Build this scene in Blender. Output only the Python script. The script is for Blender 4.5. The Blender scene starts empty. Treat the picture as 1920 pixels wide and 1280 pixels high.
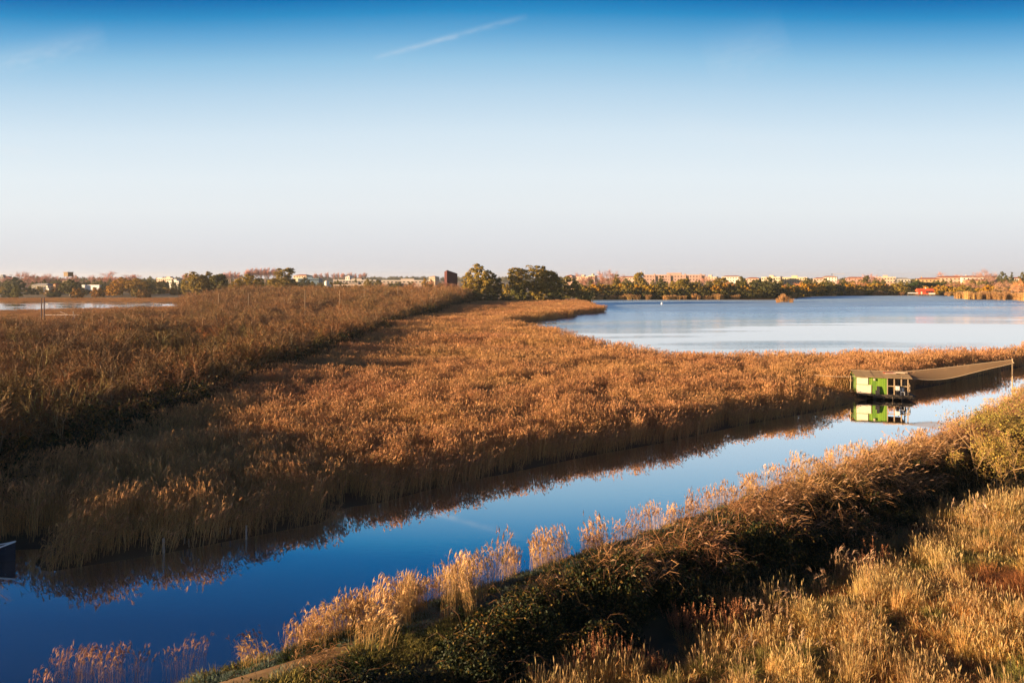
import bpy, math, random
import numpy as np
from mathutils import Vector, Matrix, noise as mnoise

scene = bpy.context.scene
COL = scene.collection
R = math.radians
CAMH, FPX, U0, V0 = 14.0, 1350.0, 960.0, 520.0     # eye height (m) and the photograph's focal length / horizon (1920 px frame)

# ------------------------------------------------------------------ camera
cam_d = bpy.data.cameras.new("camera"); cam = bpy.data.objects.new("camera", cam_d); COL.objects.link(cam)
cam.location = (0, 0, CAMH); cam.rotation_euler = (R(90), 0, 0)
cam_d.sensor_width = 36; cam_d.lens = FPX / 1920 * 36; cam_d.shift_y = -(640 - V0) / 1920
cam_d.clip_start = 0.5; cam_d.clip_end = 40000
scene.camera = cam

# ------------------------------------------------------------------ exposure / sun / sky
scene.view_settings.view_transform = 'Standard'; scene.view_settings.look = 'None'
scene.view_settings.exposure = 1.7; scene.view_settings.gamma = 1.0; scene.view_settings.use_curve_mapping = False
scene.cycles.use_denoising = True
scene.cycles.volume_bounces = 0; scene.cycles.max_bounces = 5; scene.cycles.diffuse_bounces = 2; scene.cycles.glossy_bounces = 3
scene.cycles.transparent_max_bounces = 8; scene.cycles.sample_clamp_indirect = 4.0
SUN_EL = R(8.5)
SUN_DIR = Vector((-0.978 * math.cos(SUN_EL), -0.208 * math.cos(SUN_EL), math.sin(SUN_EL))).normalized()   # towards the sun
sun_d = bpy.data.lights.new("sun", 'SUN'); sun_d.energy = 5.0; sun_d.angle = R(0.55); sun_d.color = (1.0, 0.68, 0.38)
sun = bpy.data.objects.new("sun", sun_d); COL.objects.link(sun)
sun.rotation_euler = SUN_DIR.to_track_quat('Z', 'Y').to_euler()

def lin(c):
    return tuple(((x / 255) / 12.92 if x / 255 <= 0.04045 else ((x / 255 + 0.055) / 1.055) ** 2.4) for x in c)

world = bpy.data.worlds.new("World"); scene.world = world; world.use_nodes = True
nt = world.node_tree; nt.nodes.clear(); N = nt.nodes; L = nt.links
def nd(tree, typ, **kw):
    n = tree.nodes.new(typ)
    for k, v in kw.items(): setattr(n, k, v)
    return n
def mth(tree, op, a, b=None, c=None, clamp=False):
    n = tree.nodes.new('ShaderNodeMath'); n.operation = op; n.use_clamp = clamp
    for i, v in enumerate((a, b, c)):
        if v is None: continue
        if isinstance(v, (int, float)): n.inputs[i].default_value = v
        else: tree.links.new(v, n.inputs[i])
    return n.outputs[0]
tc = nd(nt, 'ShaderNodeTexCoord'); sp = nd(nt, 'ShaderNodeSeparateXYZ'); L.new(tc.outputs['Generated'], sp.inputs[0])
X, Y, Z = sp.outputs
h2 = mth(nt, 'ADD', mth(nt, 'MULTIPLY', X, X), mth(nt, 'MULTIPLY', Y, Y))
hh = mth(nt, 'SQRT', mth(nt, 'MAXIMUM', h2, 1e-5))
tel = mth(nt, 'DIVIDE', Z, hh)                                   # tangent of elevation
side = mth(nt, 'DIVIDE', mth(nt, 'MULTIPLY', X, X), mth(nt, 'MAXIMUM', h2, 1e-5))
tt = mth(nt, 'MULTIPLY', tel, mth(nt, 'ADD', mth(nt, 'MULTIPLY', side, 0.75), 1.0))   # deeper blue towards the sides
ramp = nd(nt, 'ShaderNodeValToRGB')
L.new(mth(nt, 'DIVIDE', tt, 0.7), ramp.inputs[0])
stops = [(525, (219, 215, 220)), (510, (222, 220, 224)), (450, (229, 231, 236)), (390, (236, 241, 245)), (330, (234, 243, 249)),
         (250, (219, 236, 248)), (170, (188, 219, 241)), (110, (152, 201, 233)), (60, (102, 172, 219)), (20, (40, 143, 202)),
         (-10, (0, 114, 182)), (-60, (0, 95, 160)), (-140, (0, 72, 132)), (-320, (0, 48, 98))]
cr = ramp.color_ramp
while len(cr.elements) < len(stops): cr.elements.new(0.5)
for e, (v, c) in zip(cr.elements, stops):
    e.position = min(1, max(0, (V0 - v) / FPX / 0.7)); e.color = (*lin(c), 1)
sky = nd(nt, 'ShaderNodeTexSky', sky_type='NISHITA'); sky.sun_disc = False
sky.sun_elevation = SUN_EL; sky.sun_rotation = math.atan2(SUN_DIR.x, SUN_DIR.y); sky.altitude = 10; sky.air_density = 1; sky.dust_density = 1.5; sky.ozone_density = 2
# wispy clouds and a contrail, as directions
def streak(u1, v1, u2, v2, width, amt, seed, taper=0.5):
    ax, az = (u1 - U0) / FPX, (V0 - v1) / FPX; bx, bz = (u2 - U0) / FPX, (V0 - v2) / FPX
    ln = math.hypot(bx - ax, bz - az); dx, dz = (bx - ax) / ln, (bz - az) / ln
    ysafe = mth(nt, 'MAXIMUM', Y, 0.05)
    px = mth(nt, 'SUBTRACT', mth(nt, 'DIVIDE', X, ysafe), ax); pz = mth(nt, 'SUBTRACT', mth(nt, 'DIVIDE', Z, ysafe), az)
    s = mth(nt, 'ADD', mth(nt, 'MULTIPLY', px, dx), mth(nt, 'MULTIPLY', pz, dz))
    w = mth(nt, 'SUBTRACT', mth(nt, 'MULTIPLY', pz, dx), mth(nt, 'MULTIPLY', px, dz))
    nz = nd(nt, 'ShaderNodeTexNoise'); nz.inputs['Scale'].default_value = 55; nz.inputs['Detail'].default_value = 5
    cmb = nd(nt, 'ShaderNodeCombineXYZ'); L.new(s, cmb.inputs[0]); L.new(mth(nt, 'MULTIPLY', w, 2.5), cmb.inputs[1]); cmb.inputs[2].default_value = seed
    L.new(cmb.outputs[0], nz.inputs['Vector'])
    nn = mth(nt, 'SUBTRACT', nz.outputs[0], 0.5)
    w2 = mth(nt, 'ADD', w, mth(nt, 'MULTIPLY', nn, width * 0.9))
    sn = mth(nt, 'DIVIDE', s, ln)
    prof = mth(nt, 'MULTIPLY', mth(nt, 'MULTIPLY', sn, mth(nt, 'SUBTRACT', 1.0, sn)), 4.0, clamp=True)
    prof = mth(nt, 'POWER', mth(nt, 'MAXIMUM', prof, 0.0), taper)
    g = mth(nt, 'POWER', 2.718, mth(nt, 'MULTIPLY', mth(nt, 'POWER', mth(nt, 'DIVIDE', w2, width), 2.0), -1.0))
    o = mth(nt, 'MULTIPLY', mth(nt, 'MULTIPLY', g, prof), mth(nt, 'ADD', mth(nt, 'MULTIPLY', nn, 1.6), 0.75), clamp=True)
    return mth(nt, 'MULTIPLY', o, amt)
cl = mth(nt, 'ADD', streak(700, 110, 860, 66, 0.0034, 0.25, 1.0), streak(800, 82, 990, 30, 0.0040, 0.16, 2.0))
cl = mth(nt, 'ADD', cl, streak(-60, 135, 200, 66, 0.016, 0.16, 3.0))
cl = mth(nt, 'ADD', cl, streak(1320, 120, 1480, 66, 0.03, 0.10, 4.0))
cl = mth(nt, 'ADD', cl, mth(nt, 'ADD', streak(-40, 278, 70, 286, 0.006, 0.15, 5.0), streak(1230, 225, 1540, 290, 0.016, 0.09, 6.0)), clamp=True)
mixc = nd(nt, 'ShaderNodeMix', data_type='RGBA'); L.new(cl, mixc.inputs['Factor'])
L.new(ramp.outputs[0], mixc.inputs['A']); mixc.inputs['B'].default_value = (0.86, 0.86, 0.88, 1)
bg1 = nd(nt, 'ShaderNodeBackground'); L.new(mixc.outputs['Result'], bg1.inputs[0]); bg1.inputs[1].default_value = 0.288
bg2 = nd(nt, 'ShaderNodeBackground'); L.new(sky.outputs[0], bg2.inputs[0]); bg2.inputs[1].default_value = 0.003
ad = nd(nt, 'ShaderNodeAddShader'); L.new(bg1.outputs[0], ad.inputs[0]); L.new(bg2.outputs[0], ad.inputs[1])
wo = nd(nt, 'ShaderNodeOutputWorld'); L.new(ad.outputs[0], wo.inputs[0])

# ------------------------------------------------------------------ helpers
rng = np.random.default_rng(7)
def gp(u, v, z=0.0):
    d = (CAMH - z) * FPX / (v - V0); return ((u - U0) / FPX * d, d)
def at(u, d): return ((u - U0) / FPX * d, d)
def tag(o, label=None, cat=None, group=None, kind=None):
    if label: o['label'] = label
    if cat: o['category'] = cat
    if group: o['group'] = group
    if kind: o['kind'] = kind
    return o
def link(name, data, parent=None, loc=(0, 0, 0), rz=0.0, sc=(1, 1, 1), color=None):
    o = bpy.data.objects.new(name, data); COL.objects.link(o); o.parent = parent
    o.location = loc; o.rotation_euler = (0, 0, rz); o.scale = sc if not isinstance(sc, (int, float)) else (sc, sc, sc)
    if color is not None: o.color = (*color, 1)
    return o
def empty(name, loc, rz=0.0, sc=(1, 1, 1)): 
    o = link(name, None, None, loc, rz, sc); o.empty_display_size = 0.5; return o

class Soup:                                  # quads/tris with a colour each, joined into one mesh
    def __init__(s): s.q = []; s.c = []
    def quads(s, q, c):
        q = np.asarray(q, np.float32).reshape(-1, 4, 3); c = np.asarray(c, np.float32)
        if c.ndim == 1: c = np.tile(c, (len(q), 1))
        s.q.append(q); s.c.append(c); return s
    def mesh(s, name, mat=None, smooth=False):
        q = np.concatenate(s.q); c = np.concatenate(s.c); n = len(q)
        me = bpy.data.meshes.new(name)
        me.vertices.add(n * 4); me.vertices.foreach_set('co', q.reshape(-1))
        me.loops.add(n * 4); me.loops.foreach_set('vertex_index', np.arange(n * 4, dtype=np.int32))
        me.polygons.add(n); me.polygons.foreach_set('loop_start', np.arange(0, n * 4, 4, dtype=np.int32))
        a = me.color_attributes.new('Col', 'FLOAT_COLOR', 'POINT')
        cc = np.ones((n, 4, 4), np.float32); cc[:, :, :3] = c[:, None, :]
        a.data.foreach_set('color', cc.reshape(-1))
        me.update(calc_edges=True)
        if mat: me.materials.append(mat)
        return me
    def ribbon(s, pts, wid, sides, col):     # pts (n,K,3), wid (n,K), sides (n,3)
        K = pts.shape[1]; sd = sides[:, None, :] * wid[:, :, None]
        for k in range(K - 1):
            s.quads(np.stack([pts[:, k] - sd[:, k], pts[:, k] + sd[:, k], pts[:, k + 1] + sd[:, k + 1], pts[:, k + 1] - sd[:, k + 1]], 1), col)
        return s
    def tubes(s, p0, p1, r0, r1, col, n=4):  # tapered prisms
        p0 = np.asarray(p0, float); p1 = np.asarray(p1, float); d = p1 - p0
        d /= np.maximum(np.linalg.norm(d, axis=1, keepdims=True), 1e-6)
        up = np.where(np.abs(d[:, 2:3]) > 0.9, [[1., 0, 0]], [[0, 0, 1.]])
        a = np.cross(d, up); a /= np.linalg.norm(a, axis=1, keepdims=True); b = np.cross(d, a)
        r0 = np.broadcast_to(r0, (len(p0),))[:, None]; r1 = np.broadcast_to(r1, (len(p0),))[:, None]
        for k in range(n):
            t0, t1 = 2 * math.pi * k / n, 2 * math.pi * (k + 1) / n
            o0 = a * math.cos(t0) + b * math.sin(t0); o1 = a * math.cos(t1) + b * math.sin(t1)
            s.quads(np.stack([p0 + o0 * r0, p0 + o1 * r0, p1 + o1 * r1, p1 + o0 * r1], 1), col)
        return s
    def box(s, x0, x1, y0, y1, z0, z1, col):
        v = np.array([[x, y, z] for z in (z0, z1) for y in (y0, y1) for x in (x0, x1)], float)
        for f in ((0, 2, 3, 1), (4, 5, 7, 6), (0, 1, 5, 4), (1, 3, 7, 5), (3, 2, 6, 7), (2, 0, 4, 6)): s.quads(v[list(f)][None], col)
        return s
    def leafcards(s, c, size, nrm, col, aspect=0.55):   # diamond leaves
        n = len(c); nrm = nrm / np.maximum(np.linalg.norm(nrm, axis=1, keepdims=True), 1e-6)
        r = rng.normal(size=(n, 3)); a = np.cross(nrm, r); a /= np.maximum(np.linalg.norm(a, axis=1, keepdims=True), 1e-6)
        b = np.cross(nrm, a); size = np.broadcast_to(size, (n,))[:, None]
        s.quads(np.stack([c - a * size, c - b * size * aspect, c + a * size, c + b * size * aspect], 1), col); return s

def vcol(base, n, var=0.25, hue=0.08):
    b = np.asarray(base, float)
    return np.clip(b * (1 + rng.uniform(-var, var, (n, 1))) * (1 + rng.uniform(-hue, hue, (n, 3))), 0.001, 1)
def unit(v): return v / np.maximum(np.linalg.norm(v, axis=-1, keepdims=True), 1e-6)

# ------------------------------------------------------------------ materials
def plant_mat(name, rough=0.75, trans=0.0, spec=0.25, wvar=0.0, wscale=0.05, ivar=0.3):
    m = bpy.data.materials.new(name); m.use_nodes = True; t = m.node_tree; t.nodes.clear()
    at_ = nd(t, 'ShaderNodeAttribute', attribute_name='Col'); oi = nd(t, 'ShaderNodeObjectInfo')
    mx = nd(t, 'ShaderNodeMix', data_type='RGBA', blend_type='MULTIPLY'); mx.inputs['Factor'].default_value = 1
    t.links.new(at_.outputs['Color'], mx.inputs['A']); t.links.new(oi.outputs['Color'], mx.inputs['B'])
    f = mth(t, 'ADD', mth(t, 'MULTIPLY', oi.outputs['Random'], ivar), 1 - ivar / 2)
    hs = nd(t, 'ShaderNodeHueSaturation'); t.links.new(mx.outputs['Result'], hs.inputs['Color'])
    if wvar:
        g = nd(t, 'ShaderNodeNewGeometry'); nz = nd(t, 'ShaderNodeTexNoise'); nz.inputs['Scale'].default_value = wscale; nz.inputs['Detail'].default_value = 4
        t.links.new(g.outputs['Position'], nz.inputs['Vector'])
        f = mth(t, 'MULTIPLY', f, mth(t, 'ADD', mth(t, 'MULTIPLY', nz.outputs[0], 2 * wvar), 1 - wvar))
        t.links.new(mth(t, 'ADD', mth(t, 'MULTIPLY', nz.outputs[0], 0.05), 0.475), hs.inputs['Hue'])
    t.links.new(f, hs.inputs['Value'])
    p = nd(t, 'ShaderNodeBsdfPrincipled'); t.links.new(hs.outputs[0], p.inputs['Base Color']); p.inputs['Roughness'].default_value = rough
    p.inputs['Specular IOR Level'].default_value = spec
    out = nd(t, 'ShaderNodeOutputMaterial')
    if trans:
        tr = nd(t, 'ShaderNodeBsdfTranslucent'); t.links.new(hs.outputs[0], tr.inputs[0]); ms = nd(t, 'ShaderNodeMixShader'); ms.inputs[0].default_value = trans
        t.links.new(p.outputs[0], ms.inputs[1]); t.links.new(tr.outputs[0], ms.inputs[2]); t.links.new(ms.outputs[0], out.inputs[0])
    else: t.links.new(p.outputs[0], out.inputs[0])
    return m
M_REED = plant_mat("reed_straw", trans=0.2, wvar=0.22, wscale=0.06, ivar=0.35)
M_GRASS = plant_mat("dry_grass", trans=0.25, wvar=0.3, wscale=0.25)
M_LEAF = plant_mat("foliage", trans=0.12, ivar=0.3)
M_TWIG = plant_mat("twigs", ivar=0.3)
M_BARK = plant_mat("bark", ivar=0.2)
M_BRAM = plant_mat("bramble_leaves", rough=0.6, trans=0.08, spec=0.2, ivar=0.3)

def simple_mat(name, col, rough=0.7, noise=0.2, scale=3.0, metal=0.0, bump=0.0, spec=0.3, stretch=(1, 1, 1)):
    m = bpy.data.materials.new(name); m.use_nodes = True; t = m.node_tree; p = t.nodes['Principled BSDF']
    tcn = nd(t, 'ShaderNodeTexCoord'); mp = nd(t, 'ShaderNodeMapping'); mp.inputs['Scale'].default_value = stretch
    t.links.new(tcn.outputs['Object'], mp.inputs[0])
    nz = nd(t, 'ShaderNodeTexNoise'); nz.inputs['Scale'].default_value = scale; nz.inputs['Detail'].default_value = 6; t.links.new(mp.outputs[0], nz.inputs['Vector'])
    hs = nd(t, 'ShaderNodeHueSaturation'); hs.inputs['Color'].default_value = (*col, 1)
    t.links.new(mth(t, 'ADD', mth(t, 'MULTIPLY', nz.outputs[0], 4 * noise), 1 - 2 * noise), hs.inputs['Value'])
    t.links.new(hs.outputs[0], p.inputs['Base Color']); p.inputs['Roughness'].default_value = rough; p.inputs['Metallic'].default_value = metal
    p.inputs['Specular IOR Level'].default_value = spec
    if bump:
        b = nd(t, 'ShaderNodeBump'); b.inputs['Strength'].default_value = bump; t.links.new(nz.outputs[0], b.inputs['Height']); t.links.new(b.outputs[0], p.inputs['Normal'])
    return m

# ------------------------------------------------------------------ plan of the site
P0 = np.array([-9.5, 23.6]); TD = np.array([0.7446, 0.6675]); ND = np.array([0.6675, -0.7446])   # canal's right waterline, along it, towards the camera
def st(x, y):
    dx, dy = x - P0[0], y - P0[1]; t = dx * TD[0] + dy * TD[1]; return dx * ND[0] + dy * ND[1] - bend(t), t
def bend(t): return -1.7 + 2.7 * np.sin(np.clip((np.asarray(t, float) + 6) / 106, 0, 1) * math.pi) + 1.8 * np.interp(t, [35, 60, 95, 130], [0, 1, 1, 0])      # the bank bows towards the camera
def xy(s, t): s = s + bend(t); return (P0[0] + t * TD[0] + s * ND[0], P0[1] + t * TD[1] + s * ND[1])
left_bank = [(-200, -128), (-60, 2), (-28.5, 29.8), (-28, 36.8), (-23.6, 37.3), (-22.8, 34.6)] + [gp(*p) for p in ((75, 1073), (300, 1038), (480, 1003), (600, 980), (640, 952), (720, 940), (850, 905), (960, 885), (1100, 855), (1250, 828), (1400, 795), (1540, 770), (1610, 752))] + [(47.5, 88), (56, 94), (79, 112), (140, 168), (260, 278)]
right_bank = [tuple(xy(0, t)) for t in [310, 200] + list(range(110, -20, -6)) + [-30, -250]]
CANAL = np.array(left_bank + right_bank)
LAKE = np.array([(300, 330), (150, 183), (84, 121), (64, 118), (53, 114), (28, 114), (16, 132), (13, 150), (8.5, 172), (2, 192), (-2, 205), (0, 215), (9, 230), (22, 252), (23, 268), (36, 284), (38.5, 296), (36, 330), (38, 380), (48, 440), (60, 446),
                 (147, 449), (172, 452), (188, 472), (205, 500), (235, 545), (330, 560), (360, 548), (340, 500), (285, 455), (300, 436), (420, 430), (560, 440), (600, 400)])
POND = np.array([(-420, 286), (-300, 284), (-225, 290), (-172, 322), (-150, 350), (-128, 366), (-140, 380), (-170, 392), (-215, 398), (-290, 404), (-420, 410)])
def seg_dist(poly, x, y, closed=True):
    d = np.full(np.shape(x), 1e9); n = len(poly)
    for i in range(n if closed else n - 1):
        a, b = poly[i], poly[(i + 1) % n]; ab = b - a
        h = np.clip(((x - a[0]) * ab[0] + (y - a[1]) * ab[1]) / (ab @ ab), 0, 1)
        d = np.minimum(d, np.hypot(x - a[0] - h * ab[0], y - a[1] - h * ab[1]))
    return d
def inside(poly, x, y):
    r = np.zeros(np.shape(x), bool); n = len(poly)
    for i in range(n):
        (x0, y0), (x1, y1) = poly[i], poly[(i + 1) % n]
        if y0 == y1: continue
        r ^= ((y0 > y) != (y1 > y)) & (x < (x1 - x0) * (y - y0) / (y1 - y0) + x0)
    return r
def sdist(poly, x, y): return np.where(inside(poly, x, y), -1, 1) * seg_dist(poly, x, y)     # negative in the water
SP, HP = [-30, -3, -1, 0, 1.0, 2.2, 3.6, 5.5, 7.2, 8.6, 9.8, 12, 18, 26, 90], [-1.6, -1.0, -0.4, 0.02, 0.75, 1.15, 1.25, 1.2, 0.8, 0.6, 0.7, 1.15, 2.1, 2.8, 2.8]
def vnoise(x, y, sc, seed=0.0):
    xs, ys = np.ravel(x), np.ravel(y)
    return np.array([mnoise.noise((a * sc + seed, b * sc - seed, seed)) for a, b in zip(xs, ys)]).reshape(np.shape(x))
def ground_h(x, y, rough=True):
    x = np.asarray(x, float); y = np.asarray(y, float); s, t = st(x, y)
    lev = np.interp(s, SP, HP)
    m = np.minimum(np.minimum(sdist(CANAL, x, y), sdist(LAKE, x, y)), sdist(POND, x, y))
    marsh = np.clip(m * 0.35 + 0.02, -1.6, 0.3)
    h = np.where(s > -0.01, lev, marsh)
    if rough:
        n1 = 0.10 * np.sin(x * 0.9 + 1.3 * np.sin(y * 0.5)) * np.sin(y * 0.8 + x * 0.21) + 0.12 * np.sin(x * 0.31 + y * 0.53 + 2 * np.sin(x * 0.17))
        h = h + np.where(s > 3, n1 * np.clip((s - 3) / 3, 0, 1), 0)
    return h

def graded(lo, hi, step, far_lo, far_hi, g=1.16, mid=6):
    c = list(np.arange(lo, hi + step, step))
    st_, a = step, c[-1]
    while a < far_hi: 
        st_ = min(st_ * g, max(mid, (abs(a) - 200) * 0.12)); a += st_; c.append(a)
    st_, a = step, c[0]
    while a > far_lo:
        st_ = min(st_ * g, max(mid, (abs(a) - 200) * 0.12)); a -= st_; c.insert(0, a)
    return np.array(c)
gx = graded(-60, 100, 1.0, -5000, 5000); gy = graded(8, 150, 1.0, -300, 5600)
GX, GY = np.meshgrid(gx, gy); GZ = ground_h(GX, GY)
nx, ny = len(gx), len(gy)
gm = bpy.data.meshes.new("ground"); ii = np.arange(nx * ny).reshape(ny, nx)
gf = np.stack([ii[:-1, :-1], ii[:-1, 1:], ii[1:, 1:], ii[1:, :-1]], -1).reshape(-1, 4)
gm.from_pydata(np.stack([GX, GY, GZ], -1).reshape(-1, 3).tolist(), [], gf.tolist()); gm.update()
gm.polygons.foreach_set('use_smooth', np.ones(len(gm.polygons), bool))
# base colour by what the soil is: marsh mud, dry meadow, bank turf
ca = gm.color_attributes.new('Col', 'FLOAT_COLOR', 'POINT')
S_, T_ = st(GX, GY); cc = np.ones((ny, nx, 4), np.float32)
cc[..., :3] = (0.12, 0.07, 0.035)
meadow = (S_ < 0) & (GX < -40) & (GY > 240); cc[meadow, :3] = (0.30, 0.17, 0.075)
cc[(GY > 480), :3] = (0.16, 0.115, 0.05)
cc[S_ > 0, :3] = (0.07, 0.06, 0.025)
cc[S_ > 8.6, :3] = (0.15, 0.11, 0.045)
ca.data.foreach_set('color', cc.reshape(-1))
M_GROUND = plant_mat("soil", wvar=0.35, wscale=0.4, ivar=0.0); gm.materials.append(M_GROUND)
tag(link("ground", gm), kind='structure', label="flat marsh ground with dry turf and low canal banks")

# ------------------------------------------------------------------ water
def water_mat(name, base, fk, f0, big=False, rough=0.01, str_=0.05):
    m = bpy.data.materials.new(name); m.use_nodes = True; t = m.node_tree; t.nodes.clear()
    g = nd(t, 'ShaderNodeNewGeometry')
    def noise(scale, detail, vec_scale=(1, 1, 1), rot=0.0):
        mp = nd(t, 'ShaderNodeMapping'); mp.inputs['Scale'].default_value = vec_scale; mp.inputs['Rotation'].default_value = (0, 0, rot); t.links.new(g.outputs['Position'], mp.inputs[0])
        n = nd(t, 'ShaderNodeTexNoise'); n.inputs['Scale'].default_value = scale; n.inputs['Detail'].default_value = detail; t.links.new(mp.outputs[0], n.inputs['Vector']); return n.outputs[0]
    hgt = noise(1.6, 3, (1, 2.2, 1), 0.75)
    b = nd(t, 'ShaderNodeBump'); b.inputs['Distance'].default_value = 0.6 if big else 0.05; t.links.new(hgt, b.inputs['Height'])
    if big:
        patch = noise(0.012, 3, (0.5, 1.6, 1)); fine = noise(0.05, 2, (0.25, 1.5, 1))
        pm = mth(t, 'ADD', mth(t, 'MULTIPLY', patch, 1.0), mth(t, 'MULTIPLY', fine, 0.45))
        sx = nd(t, 'ShaderNodeSeparateXYZ'); t.links.new(g.outputs['Position'], sx.inputs[0])
        farp = mth(t, 'DIVIDE', mth(t, 'SUBTRACT', mth(t, 'SUBTRACT', sx.outputs[1], mth(t, 'MULTIPLY', sx.outputs[0], 0.35)), 165.0), 200.0, clamp=True)   # the breeze ruffles the open, far water
        w = mth(t, 'MULTIPLY', mth(t, 'ADD', mth(t, 'SUBTRACT', pm, 0.72), farp), 1.0, clamp=True)
        t.links.new(mth(t, 'MULTIPLY', w, str_), b.inputs['Strength'])
        rr = mth(t, 'ADD', mth(t, 'MULTIPLY', w, 0.46), rough); wmask = w
    else:
        calm = noise(0.09, 3, (0.6, 1.4, 1)); t.links.new(mth(t, 'MULTIPLY', mth(t, 'SUBTRACT', calm, 0.42, clamp=True), str_ * 6), b.inputs['Strength']); rr = None
    dif = nd(t, 'ShaderNodeBsdfDiffuse'); dif.inputs[0].default_value = (*base, 1)
    gl = nd(t, 'ShaderNodeBsdfGlossy'); gl.inputs['Color'].default_value = (1, 1, 1, 1); gl.inputs['Roughness'].default_value = rough
    if rr is not None:
        t.links.new(rr, gl.inputs['Roughness']); mc = nd(t, 'ShaderNodeMix', data_type='RGBA'); t.links.new(wmask, mc.inputs['Factor']); mc.inputs['A'].default_value = (1, 1, 1, 1); mc.inputs['B'].default_value = (0.62, 0.85, 1.0, 1); t.links.new(mc.outputs['Result'], gl.inputs['Color'])   # blue tint paints in the higher sky that wind-ruffled water mirrors
    t.links.new(b.outputs[0], gl.inputs['Normal'])
    fr = nd(t, 'ShaderNodeFresnel'); fr.inputs[0].default_value = 1.34
    fac = mth(t, 'ADD', mth(t, 'MULTIPLY', fr.outputs[0], fk), f0, clamp=True)
    ms = nd(t, 'ShaderNodeMixShader'); t.links.new(fac, ms.inputs[0]); t.links.new(dif.outputs[0], ms.inputs[1]); t.links.new(gl.outputs[0], ms.inputs[2])
    out = nd(t, 'ShaderNodeOutputMaterial'); t.links.new(ms.outputs[0], out.inputs[0]); return m
def flat(name, poly, mat, label, z=0.0):
    import bmesh
    bm = bmesh.new(); vs = [bm.verts.new((p[0], p[1], z)) for p in poly]; f = bm.faces.new(vs); bmesh.ops.triangulate(bm, faces=[f])
    bmesh.ops.recalc_face_normals(bm, faces=bm.faces)
    if bm.faces and sum(f.normal.z for f in bm.faces) < 0: bmesh.ops.reverse_faces(bm, faces=bm.faces)
    me = bpy.data.meshes.new(name); bm.to_mesh(me); bm.free(); me.materials.append(mat)
    return tag(link(name, me), label=label, kind='structure')
def rect(x0, x1, y0, y1): return [(x0, y0), (x1, y0), (x1, y1), (x0, y1)]
# each sheet runs a little under its banks
W_CANAL = water_mat("canal_water", (0.004, 0.018, 0.045), 1.3, 0.50, str_=0.035)
W_LAKE = water_mat("lake_water", (0.01, 0.03, 0.06), 1.1, 0.24, big=True, str_=0.8)
W_POND = water_mat("pond_water", (0.01, 0.03, 0.06), 1.2, 0.2, str_=0.5)
flat("canal_water", [(x - 0.6, y + 0.7) for x, y in left_bank] + [xy(0.6, t) for t in [310, 200] + list(range(110, -20, -6)) + [-30, -250]], W_CANAL, "still blue canal between reeds and grassy bank")
flat("lake_water", [(8, 112), (28, 111.5), (53, 111.5), (64, 115.5), (84, 118.5), (152, 181), (302, 328), (620, 400), (620, 600), (30, 600), (-15, 300), (-15, 190)], W_LAKE, "wide pale blue lake beyond the reeds")
flat("pond_water", rect(-440, -110, 275, 425), W_POND, "narrow pale pond behind the bare thicket")

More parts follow.
